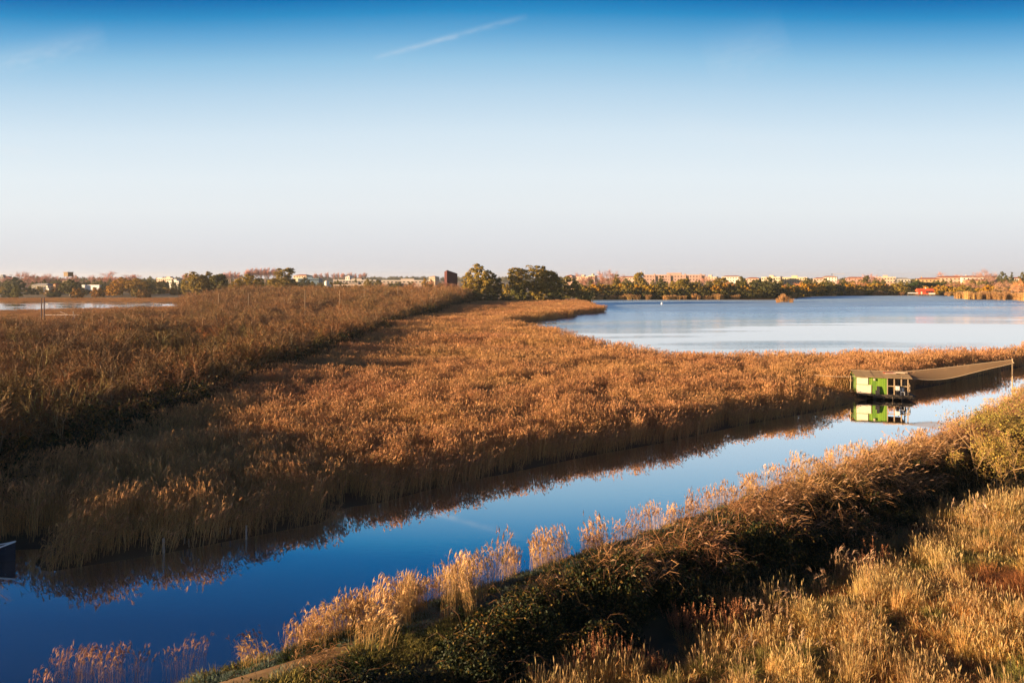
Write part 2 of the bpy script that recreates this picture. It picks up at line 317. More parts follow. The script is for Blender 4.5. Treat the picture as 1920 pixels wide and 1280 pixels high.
# ------------------------------------------------------------------ plant prototypes
def reed_patch(name, n, rad, h, leaves=3, plume=0.8, sw=0.008, lw=0.014, stem=(0.54, 0.32, 0.135), leaf=(0.56, 0.29, 0.10), pl=(0.50, 0.265, 0.12), lean=0.14, wind=0.10, pls=1.0, fan=0.0, square=False):
    s = Soup()
    if square: b = np.stack([rng.uniform(-rad, rad, n), rng.uniform(-rad, rad, n), np.zeros(n)], 1)
    else:
        a = rng.uniform(0, 2 * math.pi, n); r = rad * np.sqrt(rng.uniform(0, 1, n)); b = np.stack([r * np.cos(a), r * np.sin(a), np.zeros(n)], 1)
    H = h * rng.uniform(0.72, 1.1, n)
    a = rng.uniform(0, 2 * math.pi, n); ln = np.abs(rng.normal(0, lean, n))
    off = np.stack([np.cos(a) * ln + wind, np.sin(a) * ln, np.zeros(n)], 1) * H[:, None]
    if fan: off[:, :2] += b[:, :2] / rad * fan * H[:, None] * rng.uniform(0.5, 1, (n, 1))
    def pt(f): 
        f = np.asarray(f, float)[..., None]; return b + off * f ** 2 + np.array([0, 0, 1.0]) * H[:, None] * f * (1 - 0.06 * f)
    P = np.stack([pt(np.full(n, 0.0)), pt(np.full(n, 0.55)), pt(np.full(n, 1.0))], 1)
    sa = rng.uniform(0, math.pi, n); sd = np.stack([np.cos(sa), np.sin(sa), np.zeros(n)], 1)
    s.ribbon(P, np.stack([np.full(n, sw), np.full(n, sw * 0.8), np.full(n, sw * 0.45)], 1), sd, vcol(stem, n))
    for k in range(leaves):
        f = rng.uniform(0.3, 0.95, n); p0 = pt(f); a = rng.uniform(0, 2 * math.pi, n); d = np.stack([np.cos(a), np.sin(a), np.zeros(n)], 1) 
        l = rng.uniform(0.25, 0.5, n)[:, None] * h / 2.4
        p1 = p0 + d * l * 0.5 + np.array([0, 0, 1.0]) * l * rng.uniform(0.2, 0.7, (n, 1)); p2 = p0 + d * l * 0.8 + np.array([0, 0, 1.0]) * l * rng.uniform(-0.3, 0.8, (n, 1))
        w = np.stack([-d[:, 1], d[:, 0], rng.uniform(-0.6, 0.6, n)], 1)
        s.ribbon(np.stack([p0, p1, p2], 1), np.stack([np.full(n, lw * 0.6), np.full(n, lw), np.full(n, lw * 0.1)], 1), unit(w), vcol(leaf, n))
    m = rng.uniform(0, 1, n) < plume; k = m.sum()
    if k:
        top = P[m, 2]; a = rng.normal(0, 0.7, k); d = np.stack([np.cos(a), np.sin(a), np.zeros(k)], 1)
        L_ = rng.uniform(0.18, 0.34, (k, 1)) * pls
        for j in range(4):
            aj = rng.uniform(0, math.pi, k); sdj = np.stack([np.cos(aj), np.sin(aj), np.zeros(k)], 1)
            q0 = top - np.array([0, 0, 0.02]); q1 = top + d * L_ * (0.22 + 0.1 * j) + sdj * L_ * 0.08 + np.array([0, 0, 1.0]) * L_ * (0.6 - 0.08 * j); q2 = top + d * L_ * (0.6 + 0.15 * j) + np.array([0, 0, 1.0]) * L_ * (0.95 - 0.28 * j)
            s.ribbon(np.stack([q0, q1, q2], 1), np.stack([np.full(k, 0.004), L_[:, 0] * 0.075, np.full(k, 0.003)], 1), sdj, vcol(pl, k, 0.3))
    return s.mesh(name, M_REED)

def grass_patch(name, n, rad, h, col, w=0.006, seed_heads=0.1, spread=0.35, tuft=1, mat=None, droop=0.5, hcol=(0.36, 0.25, 0.11)):
    s = Soup(); cen = rng.uniform(-rad, rad, (tuft, 2)) if tuft > 1 else np.zeros((1, 2)); ci = rng.integers(0, tuft, n)
    tr = rad if tuft == 1 else rad * 0.45
    a = rng.uniform(0, 2 * math.pi, n); r = tr * np.sqrt(rng.uniform(0, 1, n)); b = np.stack([cen[ci, 0] + r * np.cos(a), cen[ci, 1] + r * np.sin(a), np.full(n, -0.03)], 1)
    H = h * rng.uniform(0.45, 1.15, n); a2 = a + rng.normal(0, 0.8, n); sp_ = np.abs(rng.normal(spread, spread * 0.5, n))
    d = np.stack([np.cos(a2), np.sin(a2), np.zeros(n)], 1); z = np.array([0, 0, 1.0])
    p1 = b + d * (H * sp_ * 0.4)[:, None] + z * (H * 0.62)[:, None]; p2 = b + d * (H * sp_ * (1 + droop))[:, None] + z * (H * np.maximum(0.15, 1 - droop * sp_))[:, None]
    sa = rng.uniform(0, 2 * math.pi, n); sd = np.stack([np.cos(sa), np.sin(sa), np.zeros(n)], 1)
    s.ribbon(np.stack([b, p1, p2], 1), np.stack([np.full(n, w), np.full(n, w * 0.85), np.full(n, w * 0.15)], 1), sd, vcol(col, n, 0.3, 0.12))
    m = rng.uniform(0, 1, n) < seed_heads; k = m.sum()
    if k:
        t0 = p1[m]; t1 = t0 + z * (H[m] * 0.5)[:, None] + d[m] * 0.05; s.ribbon(np.stack([t0, t1], 1), np.full((k, 2), 0.003), sd[m], vcol(hcol, k))
        t2 = t1 + z * 0.14 + d[m] * 0.05; s.ribbon(np.stack([t1 - z * 0.02, (t1 + t2) / 2, t2], 1), np.tile([0.004, 0.016, 0.002], (k, 1)), sd[m], vcol(hcol, k))
    return s.mesh(name, mat or M_GRASS)

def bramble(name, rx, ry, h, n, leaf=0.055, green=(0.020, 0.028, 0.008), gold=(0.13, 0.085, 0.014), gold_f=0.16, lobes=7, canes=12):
    """a mound of leafy sprays: returns (leaves mesh, canes mesh)"""
    s = Soup(); cs = rng.uniform(-1, 1, (lobes, 2)) * 0.6; ch = rng.uniform(0.55, 1, lobes) * h; cr_ = rng.uniform(0.4, 0.62, lobes)
    i = rng.integers(0, lobes, n); v = unit(rng.normal(size=(n, 3))); v[:, 2] = np.abs(v[:, 2])
    rr = rng.uniform(0.72, 1.06, (n, 1))
    p = np.stack([(cs[i, 0] + v[:, 0] * cr_[i]) * rx, (cs[i, 1] + v[:, 1] * cr_[i]) * ry, v[:, 2] * ch[i]], 1) * rr
    p += rng.normal(0, 0.05, (n, 3)); g = rng.uniform(0, 1, n) < gold_f * (0.5 + rng.uniform(0, 1, lobes)[i])
    c = np.where(g[:, None], vcol(gold, n, 0.4, 0.2), vcol(green, n, 0.45, 0.12))
    s.leafcards(p, leaf * rng.uniform(0.6, 1.3, n), v + rng.normal(0, 0.7, (n, 3)), c, 0.6)
    t = Soup(); k = canes; i = rng.integers(0, lobes, k); a = rng.uniform(0, 2 * math.pi, k); d = np.stack([np.cos(a), np.sin(a), np.zeros(k)], 1)
    b = np.stack([cs[i, 0] * rx, cs[i, 1] * ry, ch[i] * 0.6], 1); l = rng.uniform(0.5, 1.1, (k, 1)) * h * 0.8; z = np.array([0, 0, 1.0])
    pts = [b, b + d * l * 0.4 + z * l * 0.62, b + d * l * 0.85 + z * l * 0.75, b + d * l * 1.25 + z * l * 0.45]
    for q0, q1 in zip(pts[:-1], pts[1:]): t.tubes(q0, q1, 0.006, 0.004, vcol((0.12, 0.06, 0.035), k), 3)
    for q0, q1 in zip(pts[1:-1], pts[2:]):
        for f in (0.2, 0.5, 0.8): 
            pp = q0 + (q1 - q0) * f + rng.normal(0, 0.04, (k, 3)); s.leafcards(pp, leaf * 0.9, rng.normal(size=(k, 3)) + z, vcol(gold if rng.uniform() < 0.5 else green, k, 0.4), 0.6)
    return s.mesh(name + "_leaves", M_BRAM), t.mesh(name + "_canes", M_TWIG)

def bare_plant(name, H, spread, stems, levels, twigs, bark, twigc, leafc=None, leaf_n=0.0, leaf=0.06, r0=0.05, up=0.55, tr=0.006, low=0.25, trunk_h=0.0):
    """forking bare tree or shrub: returns (trunk mesh, twig mesh)"""
    A, B, RA, RB = [], [], [], []; T0, T1 = [], []
    def grow(p, d, l, r, lev):
        q = p + d * l; A.append(p); B.append(q); RA.append(r); RB.append(r * 0.68)
        if lev == 0:
            for _ in range(twigs):
                f = rng.uniform(0.1, 1); e = unit(d + rng.normal(0, 0.75, 3) + np.array([0, 0, 0.18])); T0.append(p + d * l * f); T1.append(p + d * l * f + e * l * rng.uniform(0.5, 1.2))
            return
        for k in range(rng.integers(2, 4)):
            e = unit(d * 1.0 + rng.normal(0, 0.55, 3) + np.array([0, 0, up * 0.5])); f = rng.uniform(0.55, 1) if k else 1.0
            grow(p + d * l * f, e, l * rng.uniform(0.62, 0.86), r * 0.62, lev - 1)
    for i in range(stems):
        a = 2 * math.pi * (i + rng.uniform(-0.3, 0.3)) / stems; tl = rng.uniform(0.2, 1) * spread if stems > 1 else rng.uniform(0, 0.1)
        d = unit(np.array([math.cos(a) * tl, math.sin(a) * tl, 1.0])); p = np.array([math.cos(a) * 0.12, math.sin(a) * 0.12, -0.1])
        if trunk_h:
            q = p + np.array([rng.normal(0, 0.05), rng.normal(0, 0.05), 1]) * trunk_h; A.append(p); B.append(q); RA.append(r0 * 1.3); RB.append(r0); p = q
            for k in range(4):
                a2 = 2 * math.pi * k / 4 + rng.uniform(-.4, .4); grow(p, unit(np.array([math.cos(a2) * spread, math.sin(a2) * spread, 1.0])), (H - trunk_h) * low * rng.uniform(0.85, 1.15), r0 * 0.7, levels)
        else: grow(p, d, H * low * rng.uniform(0.85, 1.2), r0, levels)
    A, B, RA, RB, T0, T1 = map(np.array, (A, B, RA, RB, T0, T1))
    f = H / max(B[:, 2].max(), T1[:, 2].max()); 
    for M in (A, B, T0, T1): M *= f
    s = Soup(); s.tubes(A, B, RA, RB, vcol(bark, len(A), 0.2), 4)
    t = Soup(); n = len(T0); sd = unit(np.cross(T1 - T0, rng.normal(size=(n, 3)))); mid = (T0 + T1) / 2 + rng.normal(0, 0.03 * H / 5, (n, 3))
    t.ribbon(np.stack([T0, mid, T1], 1), np.tile([tr, tr * 0.8, tr * 0.4], (n, 1)), sd, vcol(twigc, n, 0.3))
    # side twiglets
    for _ in range(2):
        f0 = rng.uniform(0.2, 0.95, (n, 1)); q = T0 + (T1 - T0) * f0; e = q + unit((T1 - T0) + rng.normal(0, 0.35, (n, 3)) * np.linalg.norm(T1 - T0, axis=1, keepdims=True)) * np.linalg.norm(T1 - T0, axis=1, keepdims=True) * 0.55
        t.ribbon(np.stack([q, e], 1), np.tile([tr * 0.7, tr * 0.3], (n, 1)), sd, vcol(twigc, n, 0.3))
    if leaf_n:
        k = int(n * leaf_n); i = rng.integers(0, n, k); q = T0[i] + (T1 - T0)[i] * rng.uniform(0.2, 1.1, (k, 1)) + rng.normal(0, 0.05, (k, 3)); t.leafcards(q, leaf * rng.uniform(0.5, 1.2, k), rng.normal(size=(k, 3)), vcol(leafc, k, 0.4, 0.15))
    return s.mesh(name + "_trunk", M_BARK), t.mesh(name + "_twigs", M_TWIG)

def leafy_tree(name, blobs, n, clumps, leaf, col, trunk=(0.14, 0.10, 0.065), tr=0.35, th=0.35, var=0.45, cl=0.22, limbs=7):
    """blobs: (x,y,z,rx,ry,rz) ellipsoids on a unit-height tree; returns (trunk, crown), height 1"""
    s = Soup(); blobs = np.array(blobs, float); vol = np.prod(blobs[:, 3:], 1) ** 0.66; bi = rng.choice(len(blobs), clumps, p=vol / vol.sum())
    v = unit(rng.normal(size=(clumps, 3))); cc_ = blobs[bi, :3] + v * blobs[bi, 3:] * rng.uniform(0.45, 1.02, (clumps, 1)) ** 0.6
    cr_ = cl * rng.uniform(0.5, 1.2, clumps) * blobs[bi, 3:].mean(1)
    i = rng.integers(0, clumps, n); w = unit(rng.normal(size=(n, 3))); w[:, 2] = np.where(w[:, 2] < -0.3, -w[:, 2], w[:, 2])
    p = cc_[i] + w * cr_[i][:, None] * rng.uniform(0.5, 1.1, (n, 1)) * np.array([1.1, 1.1, 0.75])
    ctone = rng.uniform(1 - var * 0.5, 1 + var * 0.5, clumps)[i][:, None]
    s.leafcards(p, leaf * rng.uniform(0.6, 1.4, n), w + rng.normal(0, 0.5, (n, 3)), vcol(col, n, 0.25, 0.1) * ctone, 0.7)
    t = Soup(); zc = blobs[0, 2]; top = np.array([0.02, 0, th + 0.25])
    t.tubes([[0, 0, -0.03], [0.01, 0, th * 0.5]], [[0.01, 0, th * 0.5], top], [tr * 0.11, tr * 0.085], [tr * 0.085, tr * 0.05], np.array(trunk), 6)
    tgt = cc_[rng.choice(clumps, limbs)]; st0 = np.stack([np.full(limbs, 0.01), np.zeros(limbs), rng.uniform(th * 0.5, th + 0.15, limbs)], 1); md = (st0 + tgt) / 2 + np.array([0, 0, -0.02])
    t.tubes(st0, md, tr * 0.045, tr * 0.03, np.array(trunk), 4); t.tubes(md, tgt, tr * 0.03, tr * 0.012, np.array(trunk), 4)
    return t.mesh(name + "_trunk", M_BARK), s.mesh(name + "_crown", M_LEAF)

# ------------------------------------------------------------------ scattering of what nobody could count (geometry nodes)
def proto_col(name, meshes):
    c = bpy.data.collections.new(name)
    for k, me in enumerate(meshes):
        o = bpy.data.objects.new(f"{name}_{chr(97 + k)}", me); c.objects.link(o)
    return c
def scatter(name, col, pts, rot, scl, idx, label, cat):
    me = bpy.data.meshes.new(name); n = len(pts); me.vertices.add(n); me.vertices.foreach_set('co', np.asarray(pts, np.float32).reshape(-1))
    for an, typ, key, dat in (('rot', 'FLOAT_VECTOR', 'vector', rot), ('scl', 'FLOAT_VECTOR', 'vector', scl), ('idx', 'INT', 'value', idx)):
        a = me.attributes.new(an, typ, 'POINT'); a.data.foreach_set(key, np.asarray(dat, np.int32 if typ == 'INT' else np.float32).reshape(-1))
    o = link(name, me); g = bpy.data.node_groups.new(name + "_scatter", 'GeometryNodeTree')
    g.interface.new_socket('Geometry', in_out='INPUT', socket_type='NodeSocketGeometry'); g.interface.new_socket('Geometry', in_out='OUTPUT', socket_type='NodeSocketGeometry')
    gi = g.nodes.new('NodeGroupInput'); go = g.nodes.new('NodeGroupOutput'); ip = g.nodes.new('GeometryNodeInstanceOnPoints'); ci = g.nodes.new('GeometryNodeCollectionInfo')
    ci.inputs['Collection'].default_value = col; ci.inputs['Separate Children'].default_value = True; ci.inputs['Reset Children'].default_value = True
    def na(nm, typ):
        q = g.nodes.new('GeometryNodeInputNamedAttribute'); q.data_type = typ; q.inputs[0].default_value = nm
        return next(x for x in q.outputs if x.enabled and x.name == 'Attribute')
    e2r = g.nodes.new('FunctionNodeEulerToRotation'); g.links.new(na('rot', 'FLOAT_VECTOR'), e2r.inputs[0])
    g.links.new(gi.outputs[0], ip.inputs['Points']); g.links.new(ci.outputs[0], ip.inputs['Instance']); ip.inputs['Pick Instance'].default_value = True
    g.links.new(na('idx', 'INT'), ip.inputs['Instance Index']); g.links.new(e2r.outputs[0], ip.inputs['Rotation']); g.links.new(na('scl', 'FLOAT_VECTOR'), ip.inputs['Scale'])
    g.links.new(ip.outputs[0], go.inputs[0]); md = o.modifiers.new("scatter", 'NODES'); md.node_group = g
    return tag(o, label, cat, None, 'stuff')
def jitter_grid(x0, x1, y0, y1, step):
    xs = np.arange(x0, x1, step); ys = np.arange(y0, y1, step); x, y = np.meshgrid(xs, ys); x = x.ravel(); y = y.ravel()
    return x + rng.uniform(-step / 2, step / 2, len(x)), y + rng.uniform(-step / 2, step / 2, len(y))
def in_view(x, y, margin=4.0, ymin=8): return (y > ymin) & (np.abs(x) < 0.711 * y + margin)
def rots(n, tilt=0.06): return np.stack([rng.normal(0, tilt, n), rng.normal(0, tilt, n), rng.uniform(-0.5, 0.5, n) if tilt < 0 else rng.uniform(0, 2 * math.pi, n)], 1)

# ------------------------------------------------------------------ the reed bed
def h_field(x, y):        # stands of taller and shorter reed
    return 1.0 + 0.34 * vnoise(x * 0.3, y, 0.085, 3.1) + 0.2 * vnoise(x * 0.6, y, 0.22, 8.3)
near_reeds = proto_col("reed_near", [reed_patch(f"reed_near_{i}", n_, 0.78, h_, leaves=lv_, sw=0.0105, lw=0.011, plume=p_, lean=l_) for i, (n_, h_, lv_, p_, l_) in enumerate(((58, 2.2, 2, .75, .09), (50, 2.4, 2, .9, .08), (62, 1.9, 3, .35, .14), (56, 2.1, 2, .6, .10), (44, 2.55, 2, .9, .08), (54, 1.75, 3, .3, .22), (60, 2.15, 2, .8, .07)))])
far_reeds = proto_col("reed_far", [reed_patch(f"reed_far_{i}", 80, 1.5, 2.2, leaves=3, sw=0.018, lw=0.03, square=True, pls=1.3) for i in range(4)])
BUSH_X = lambda y: -30.3 + 10.0 * np.clip((y - 190) / 160, 0, 1) ** 1.2
def near_hut(x, y):
    dx, dy = x - 39.9, y - 83.2; lx = dx * 0.965 - dy * 0.262; ly = dx * 0.262 + dy * 0.965; return (lx > -0.9) & (lx < 7.5) & (ly > -9) & (ly < 5)
def reed_zone(x, y):
    s, t = st(x, y); return (s < -1) & (x > BUSH_X(y) - 1.5) & (y < 372) & (sdist(CANAL, x, y) > -0.25 + np.maximum(0, 1.3 * vnoise(x, y, 0.16, 2.2) - 0.1)) & ~near_hut(x, y) & (sdist(LAKE, x, y) > 0.25) & ~((x > 36) & (y > 300))
x, y = jitter_grid(-34, 75, 26, 106, 0.92); k = reed_zone(x, y) & in_view(x, y, 5) & (y < 106)
# a narrow inlet where the reeds part
inlet = np.hypot((x + 10.2) - (y - 43.5) * 0.10, (y - 43.5) * 0.35); k &= (inlet > 0.75) & ~((x < -22.6) & (y < 37.6))
x, y = x[k], y[k]; n = len(x); hs = h_field(x, y); edge = sdist(CANAL, x, y)
hs = hs * np.where(edge < 2.5, 0.72 + 0.11 * np.maximum(edge, 0), 1.0)
dx_, dy_ = x - 39.9, y - 83.2; lx_ = dx_ * 0.965 - dy_ * 0.262; ly_ = dx_ * 0.262 + dy_ * 0.965; hs = np.where((lx_ > -9) & (lx_ < -0.8) & (ly_ > -7) & (ly_ < 0.6), hs * 0.42, hs)      # trampled, low growth before the hut
r = np.stack([np.where(edge < 1.6, rng.uniform(-0.02, 0.16, n), rng.normal(0, 0.05, n)), rng.normal(0, 0.06, n), np.where(edge < 1.6, math.radians(42) + rng.normal(0, 0.4, n), rng.uniform(0, 6.28, n))], 1)
sc_ = np.stack([np.ones(n), np.ones(n), hs * rng.uniform(0.9, 1.1, n)], 1)
scatter("reed_bed", near_reeds, np.stack([x, y, np.maximum(ground_h(x, y, False), -0.2) - np.where(edge < 1.6, 0.22, 0.05)], 1), r, sc_, np.where(vnoise(x, y, 0.3, 6.6) + rng.normal(0, .25, n) > 0.12, rng.choice([2, 5, 3], n), rng.choice([0, 1, 3, 4, 6], n)), "broad bed of dry golden brown reeds beside the canal", "reeds")
x, y = jitter_grid(-34, 120, 104, 375, 2.3); k = reed_zone(x, y) & in_view(x, y, 5) & (y > 104)
x, y = x[k], y[k]; n = len(x)
def far_scale(x, y, n): return np.stack([np.ones(n), np.ones(n), h_field(x, y) * rng.uniform(0.88, 1.12, n)], 1)
scatter("distant_reed_bed", far_reeds, np.stack([x, y, ground_h(x, y, False) - 0.05], 1), rots(n, 0.05), far_scale(x, y, n), rng.integers(0, 4, n), "reed bed reaching back to the lake tongues and tall trees", "reeds")

# marsh grass round the far pond
x, y = jitter_grid(-330, -34, 205, 470, 3.1); k = in_view(x, y, 5) & (sdist(POND, x, y) > 1.0) & ~((x > -95 - (y - 200) * 0.1) & (y < 380))
x, y = x[k], y[k]; n = len(x)
scatter("marsh_grass", far_reeds, np.stack([x, y, ground_h(x, y, False) - 0.05], 1), rots(n, 0.05), np.stack([np.full(n, 1.3), np.full(n, 1.3), rng.uniform(0.14, 0.32, n)], 1), rng.integers(0, 4, n), "tawny marsh grass round the narrow pond", "grass")

# ------------------------------------------------------------------ the thicket of bare shrubs
BARK = (0.40, 0.29, 0.17); TW = (0.25, 0.13, 0.058)
shrubs = []
for i in range(7):
    shrubs.append(bare_plant(f"bare_shrub_{i}", 1.0 * 4.6, 0.75, 5 if i % 2 else 4, 3, 9, BARK, [TW, (0.27, 0.135, 0.052), (0.22, 0.14, 0.055)][i % 3], (0.30, 0.14, 0.045), 1.5, 0.065, r0=0.085, tr=0.010, low=0.27))
mesh_of = lambda nm, pair: pair
def thicket(x, y): return (x < BUSH_X(y) - 2.0) & (x > np.where(y < 170, -112, -112 - (y - 170) * 0.16)) & ~((y > 395) | ((y > 205) & (x < -0.46 * y)))
x, y = jitter_grid(-112, -30, 30, 152, 3.4); k = thicket(x, y) & in_view(x, y, 3.5, 38); x, y = x[k], y[k]
o_ = np.argsort(np.hypot(x, y)); x, y = x[o_], y[o_]
NB = min(290, len(x))
def shrub_h(x, y): return 5.3 + 1.9 * vnoise(np.array([x]), np.array([y]), 0.075, 5.0)[0] + 4.0 * min(1, max(0, (y - 200) / 150)) + (1.5 if x < -0.711 * y - 2 and y < 66 else 0)
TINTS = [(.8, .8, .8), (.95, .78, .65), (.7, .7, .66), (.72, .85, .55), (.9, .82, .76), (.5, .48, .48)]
def shrub_label(x, y):
    if abs(x) > 0.711 * y - 9 and y < 120: return "leafless pale branched shrub at the thicket's left edge, cut by or near the frame", "bare shrubs at the thicket's left edge"
    if x > -38.5: return "leafless shrub in the thicket's front row, above the dark underbrush facing the reeds", "bare shrubs in the thicket's front row"
    if y < 100: return "leafless rust brown shrub in the nearer half of the thicket, behind its front row", "bare shrubs in the nearer thicket"
    return "leafless rust brown shrub in the thicket's middle, below the twin poles and the pond", "bare shrubs in the middle of the thicket"
for i in range(NB):
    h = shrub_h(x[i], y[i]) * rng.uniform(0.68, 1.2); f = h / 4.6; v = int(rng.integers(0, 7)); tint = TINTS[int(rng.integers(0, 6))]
    e = empty("bare_shrub", (x[i], y[i], 0.15), rng.uniform(0, 6.28), (f * 1.1, f * 1.1, f))
    lab, grp = shrub_label(x[i], y[i]); tag(e, lab, "shrub", grp)
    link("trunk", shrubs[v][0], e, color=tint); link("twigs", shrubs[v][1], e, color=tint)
EX, EY = x[NB:], y[NB:]
ox, oy = jitter_grid(-75, -31, -10, 62, 3.2); k = (ox < BUSH_X(oy) - 2) & ~in_view(ox, oy, 3.5, 38) & (st(ox, oy)[0] < -18); EX = np.concatenate([EX, ox[k]]); EY = np.concatenate([EY, oy[k]])   # it goes on beyond the frame's left edge
x, y = jitter_grid(-180, -20, 150, 400, 4.4); k = thicket(x, y) & in_view(x, y, 4); x = np.concatenate([x[k], EX]); y = np.concatenate([y[k], EY]); n = len(x)
def joined(a, b, name):
    me = bpy.data.meshes.new(name); import bmesh
    bm = bmesh.new(); bm.from_mesh(a); bm.from_mesh(b); bm.to_mesh(me); bm.free(); me.materials.append(M_TWIG); return me
shrub_whole = proto_col("thicket_shrub", [joined(*p, f"thicket_{i}") for i, p in enumerate(shrubs)])
f = np.array([shrub_h(a, b) for a, b in zip(x, y)]) * rng.uniform(0.8, 1.15, n) / 4.6
scatter("thicket", shrub_whole, np.stack([x, y, np.full(n, 0.1)], 1), rots(n, 0.05), np.stack([f * 1.15, f * 1.15, f], 1), rng.integers(0, 7, n), "far stretch of the rust brown leafless thicket", "thicket")

# evergreen scrub along the foot of the thicket
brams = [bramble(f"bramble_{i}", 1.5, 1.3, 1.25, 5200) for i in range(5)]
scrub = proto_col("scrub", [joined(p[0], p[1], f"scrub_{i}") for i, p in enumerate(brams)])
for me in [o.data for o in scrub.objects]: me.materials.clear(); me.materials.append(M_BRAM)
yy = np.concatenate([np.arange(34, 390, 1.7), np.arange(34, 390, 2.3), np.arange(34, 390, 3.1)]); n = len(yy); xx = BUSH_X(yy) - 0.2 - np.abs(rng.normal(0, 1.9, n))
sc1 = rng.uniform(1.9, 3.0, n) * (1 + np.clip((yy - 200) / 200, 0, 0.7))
ox, oy = jitter_grid(-70, -32, -6, 66, 3.4); k = (ox < BUSH_X(oy) - 3) & (ox < -0.711 * oy - 3) & (st(ox, oy)[0] < -19); q = k.sum()      # dense scrub added out of view on the left to shade the reeds
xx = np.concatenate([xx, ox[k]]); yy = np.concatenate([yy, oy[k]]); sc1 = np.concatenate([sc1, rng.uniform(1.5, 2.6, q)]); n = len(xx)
scatter("thicket_underbrush", scrub, np.stack([xx, yy, np.full(n, 0.05)], 1), rots(n, 0.05), np.stack([sc1 * .8, sc1 * .8, sc1 * rng.uniform(0.7, 1.15, n)], 1), rng.integers(0, 5, n), "dark evergreen underbrush along the foot of the thicket, with unseen scrub added at left to shade the reeds", "undergrowth")
x, y = jitter_grid(-112, -33, 34, 200, 4.2); k = thicket(x, y) & in_view(x, y, 3); x, y = x[k], y[k]; n = len(x); sc1 = rng.uniform(1.0, 2.0, n)
scatter("thicket_floor", scrub, np.stack([x, y, np.full(n, 0.05)], 1), rots(n, 0.05), np.stack([sc1, sc1, sc1 * 0.8], 1), rng.integers(0, 5, n), "low tangle of leaves and runners on the thicket floor", "undergrowth")

# ------------------------------------------------------------------ the near, right-hand bank
def gz(x, y): return float(ground_h(np.array([x]), np.array([y]))[0])
# worn path along the crest
ts = np.arange(-14, 112, 0.6); wob = 0.25 * np.sin(ts * 0.5) + 0.2 * np.sin(ts * 0.17)
sm = Soup(); rows = []
for j, ds in enumerate((-0.55, -0.2, 0.2, 0.55)):
    px, py = xy(2.35 + wob + ds, ts); rows.append(np.stack([px, py, ground_h(px, py) + (0.05 if abs(ds) > 0.3 else 0.035)], 1))
for a, b in zip(rows[:-1], rows[1:]): sm.quads(np.stack([a[:-1], b[:-1], b[1:], a[1:]], 1)[:, ::-1], np.array((0.26, 0.16, 0.075)))
M_PATH = plant_mat("bare_earth", wvar=0.4, wscale=1.2, ivar=0)
tag(link("dirt_path", sm.mesh("dirt_path", M_PATH)), label="worn earth path along the crest of the near bank", kind='structure')

# golden reed clumps at the water's edge
GOLD = dict(stem=(0.52, 0.33, 0.13), leaf=(0.52, 0.31, 0.11), pl=(0.58, 0.37, 0.17))
bank = [reed_patch(f"bank_reed_{i}", 48, 0.75, 1.75, leaves=2, plume=0.9, sw=0.007, lw=0.010, wind=0.10, lean=0.10, fan=0.02, pls=1.0, **GOLD) for i in range(5)]
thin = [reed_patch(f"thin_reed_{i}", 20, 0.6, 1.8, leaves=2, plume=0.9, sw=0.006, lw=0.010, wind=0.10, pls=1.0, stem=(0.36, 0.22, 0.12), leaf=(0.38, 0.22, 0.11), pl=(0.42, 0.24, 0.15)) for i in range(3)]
def put(name, me, x, y, sc, label, cat, group, rz=None, color=None, dz=0.0, tilt=0.0):
    o = link(name, me, None, (x, y, gz(x, y) + dz), rng.uniform(0, 6.28) if rz is None else rz, sc, color); o.rotation_euler[0] = rng.normal(0, tilt); o.rotation_euler[1] = rng.normal(0, tilt)
    return tag(o, label, cat, group)
GR = "golden reed clumps along the near edge of the canal"
spots = []
for t in np.arange(-11, 116, 0.62):
    dens = 0.80 + 1.3 * mnoise.noise((t * 0.31, 3.7, 0)) + (0.2 if t > 30 else 0)
    if 2.6 < t < 11: dens = 1.0
    if t < 2.6: dens = 0.22
    for rep in range(2 if t < 60 else 1):
        if rng.uniform() < dens: spots.append((rng.uniform(-0.7, 1.35), t + rng.uniform(-0.3, 0.3)))
for t in np.arange(3.2, 10.2, 0.26): spots.insert(0, (rng.uniform(-0.4, 3.6), t))
def fringe_label(t):
    for lim, lab, grp in ((0.8, "golden reed clump beside the bare earth path at the bottom edge", "path end"), (10.5, "golden plumed reed clump in the tall dense stand just right of the bare path", "dense stand"), (22, "golden reed clump in the gappy fringe facing the parting in the reed bed", "gappy fringe"),
            (44, "golden reed clump in the fringe above the darkest brambles", "middle fringe"), (72, "golden reed clump in the fringe left of the bare branched willow", "willow fringe"), (999, "golden reed clump in the far fringe between the willow and the lift net", "far fringe")):
        if t < lim: return lab, "reeds", "golden reed clumps of the " + grp
for s, t in spots[:299]:
    x, y = xy(s, t)
    if not (y > 15 and abs(x) < 0.711 * y + 2): continue
    v = int(rng.integers(0, 5)); q = rng.uniform(0.5, 1.25) * (0.9 + 0.45 * mnoise.noise((t * 0.5, 9.1, 0)))
    if 2.8 < t < 10.5: q = rng.uniform(0.55, 1.05) * np.interp(t, [3, 9], [0.8, 1.1])
    if t > 45: q *= 0.72
    me = bank[v] if (rng.uniform() < 0.6 or 2.8 < t < 10.5) and t > 1 else thin[int(rng.integers(0, 3))]
    sxy = rng.uniform(0.35, 0.85)
    put("reed_clump", me, x, y, (sxy, sxy, q), *fringe_label(t), dz=-0.05, tilt=0.06)
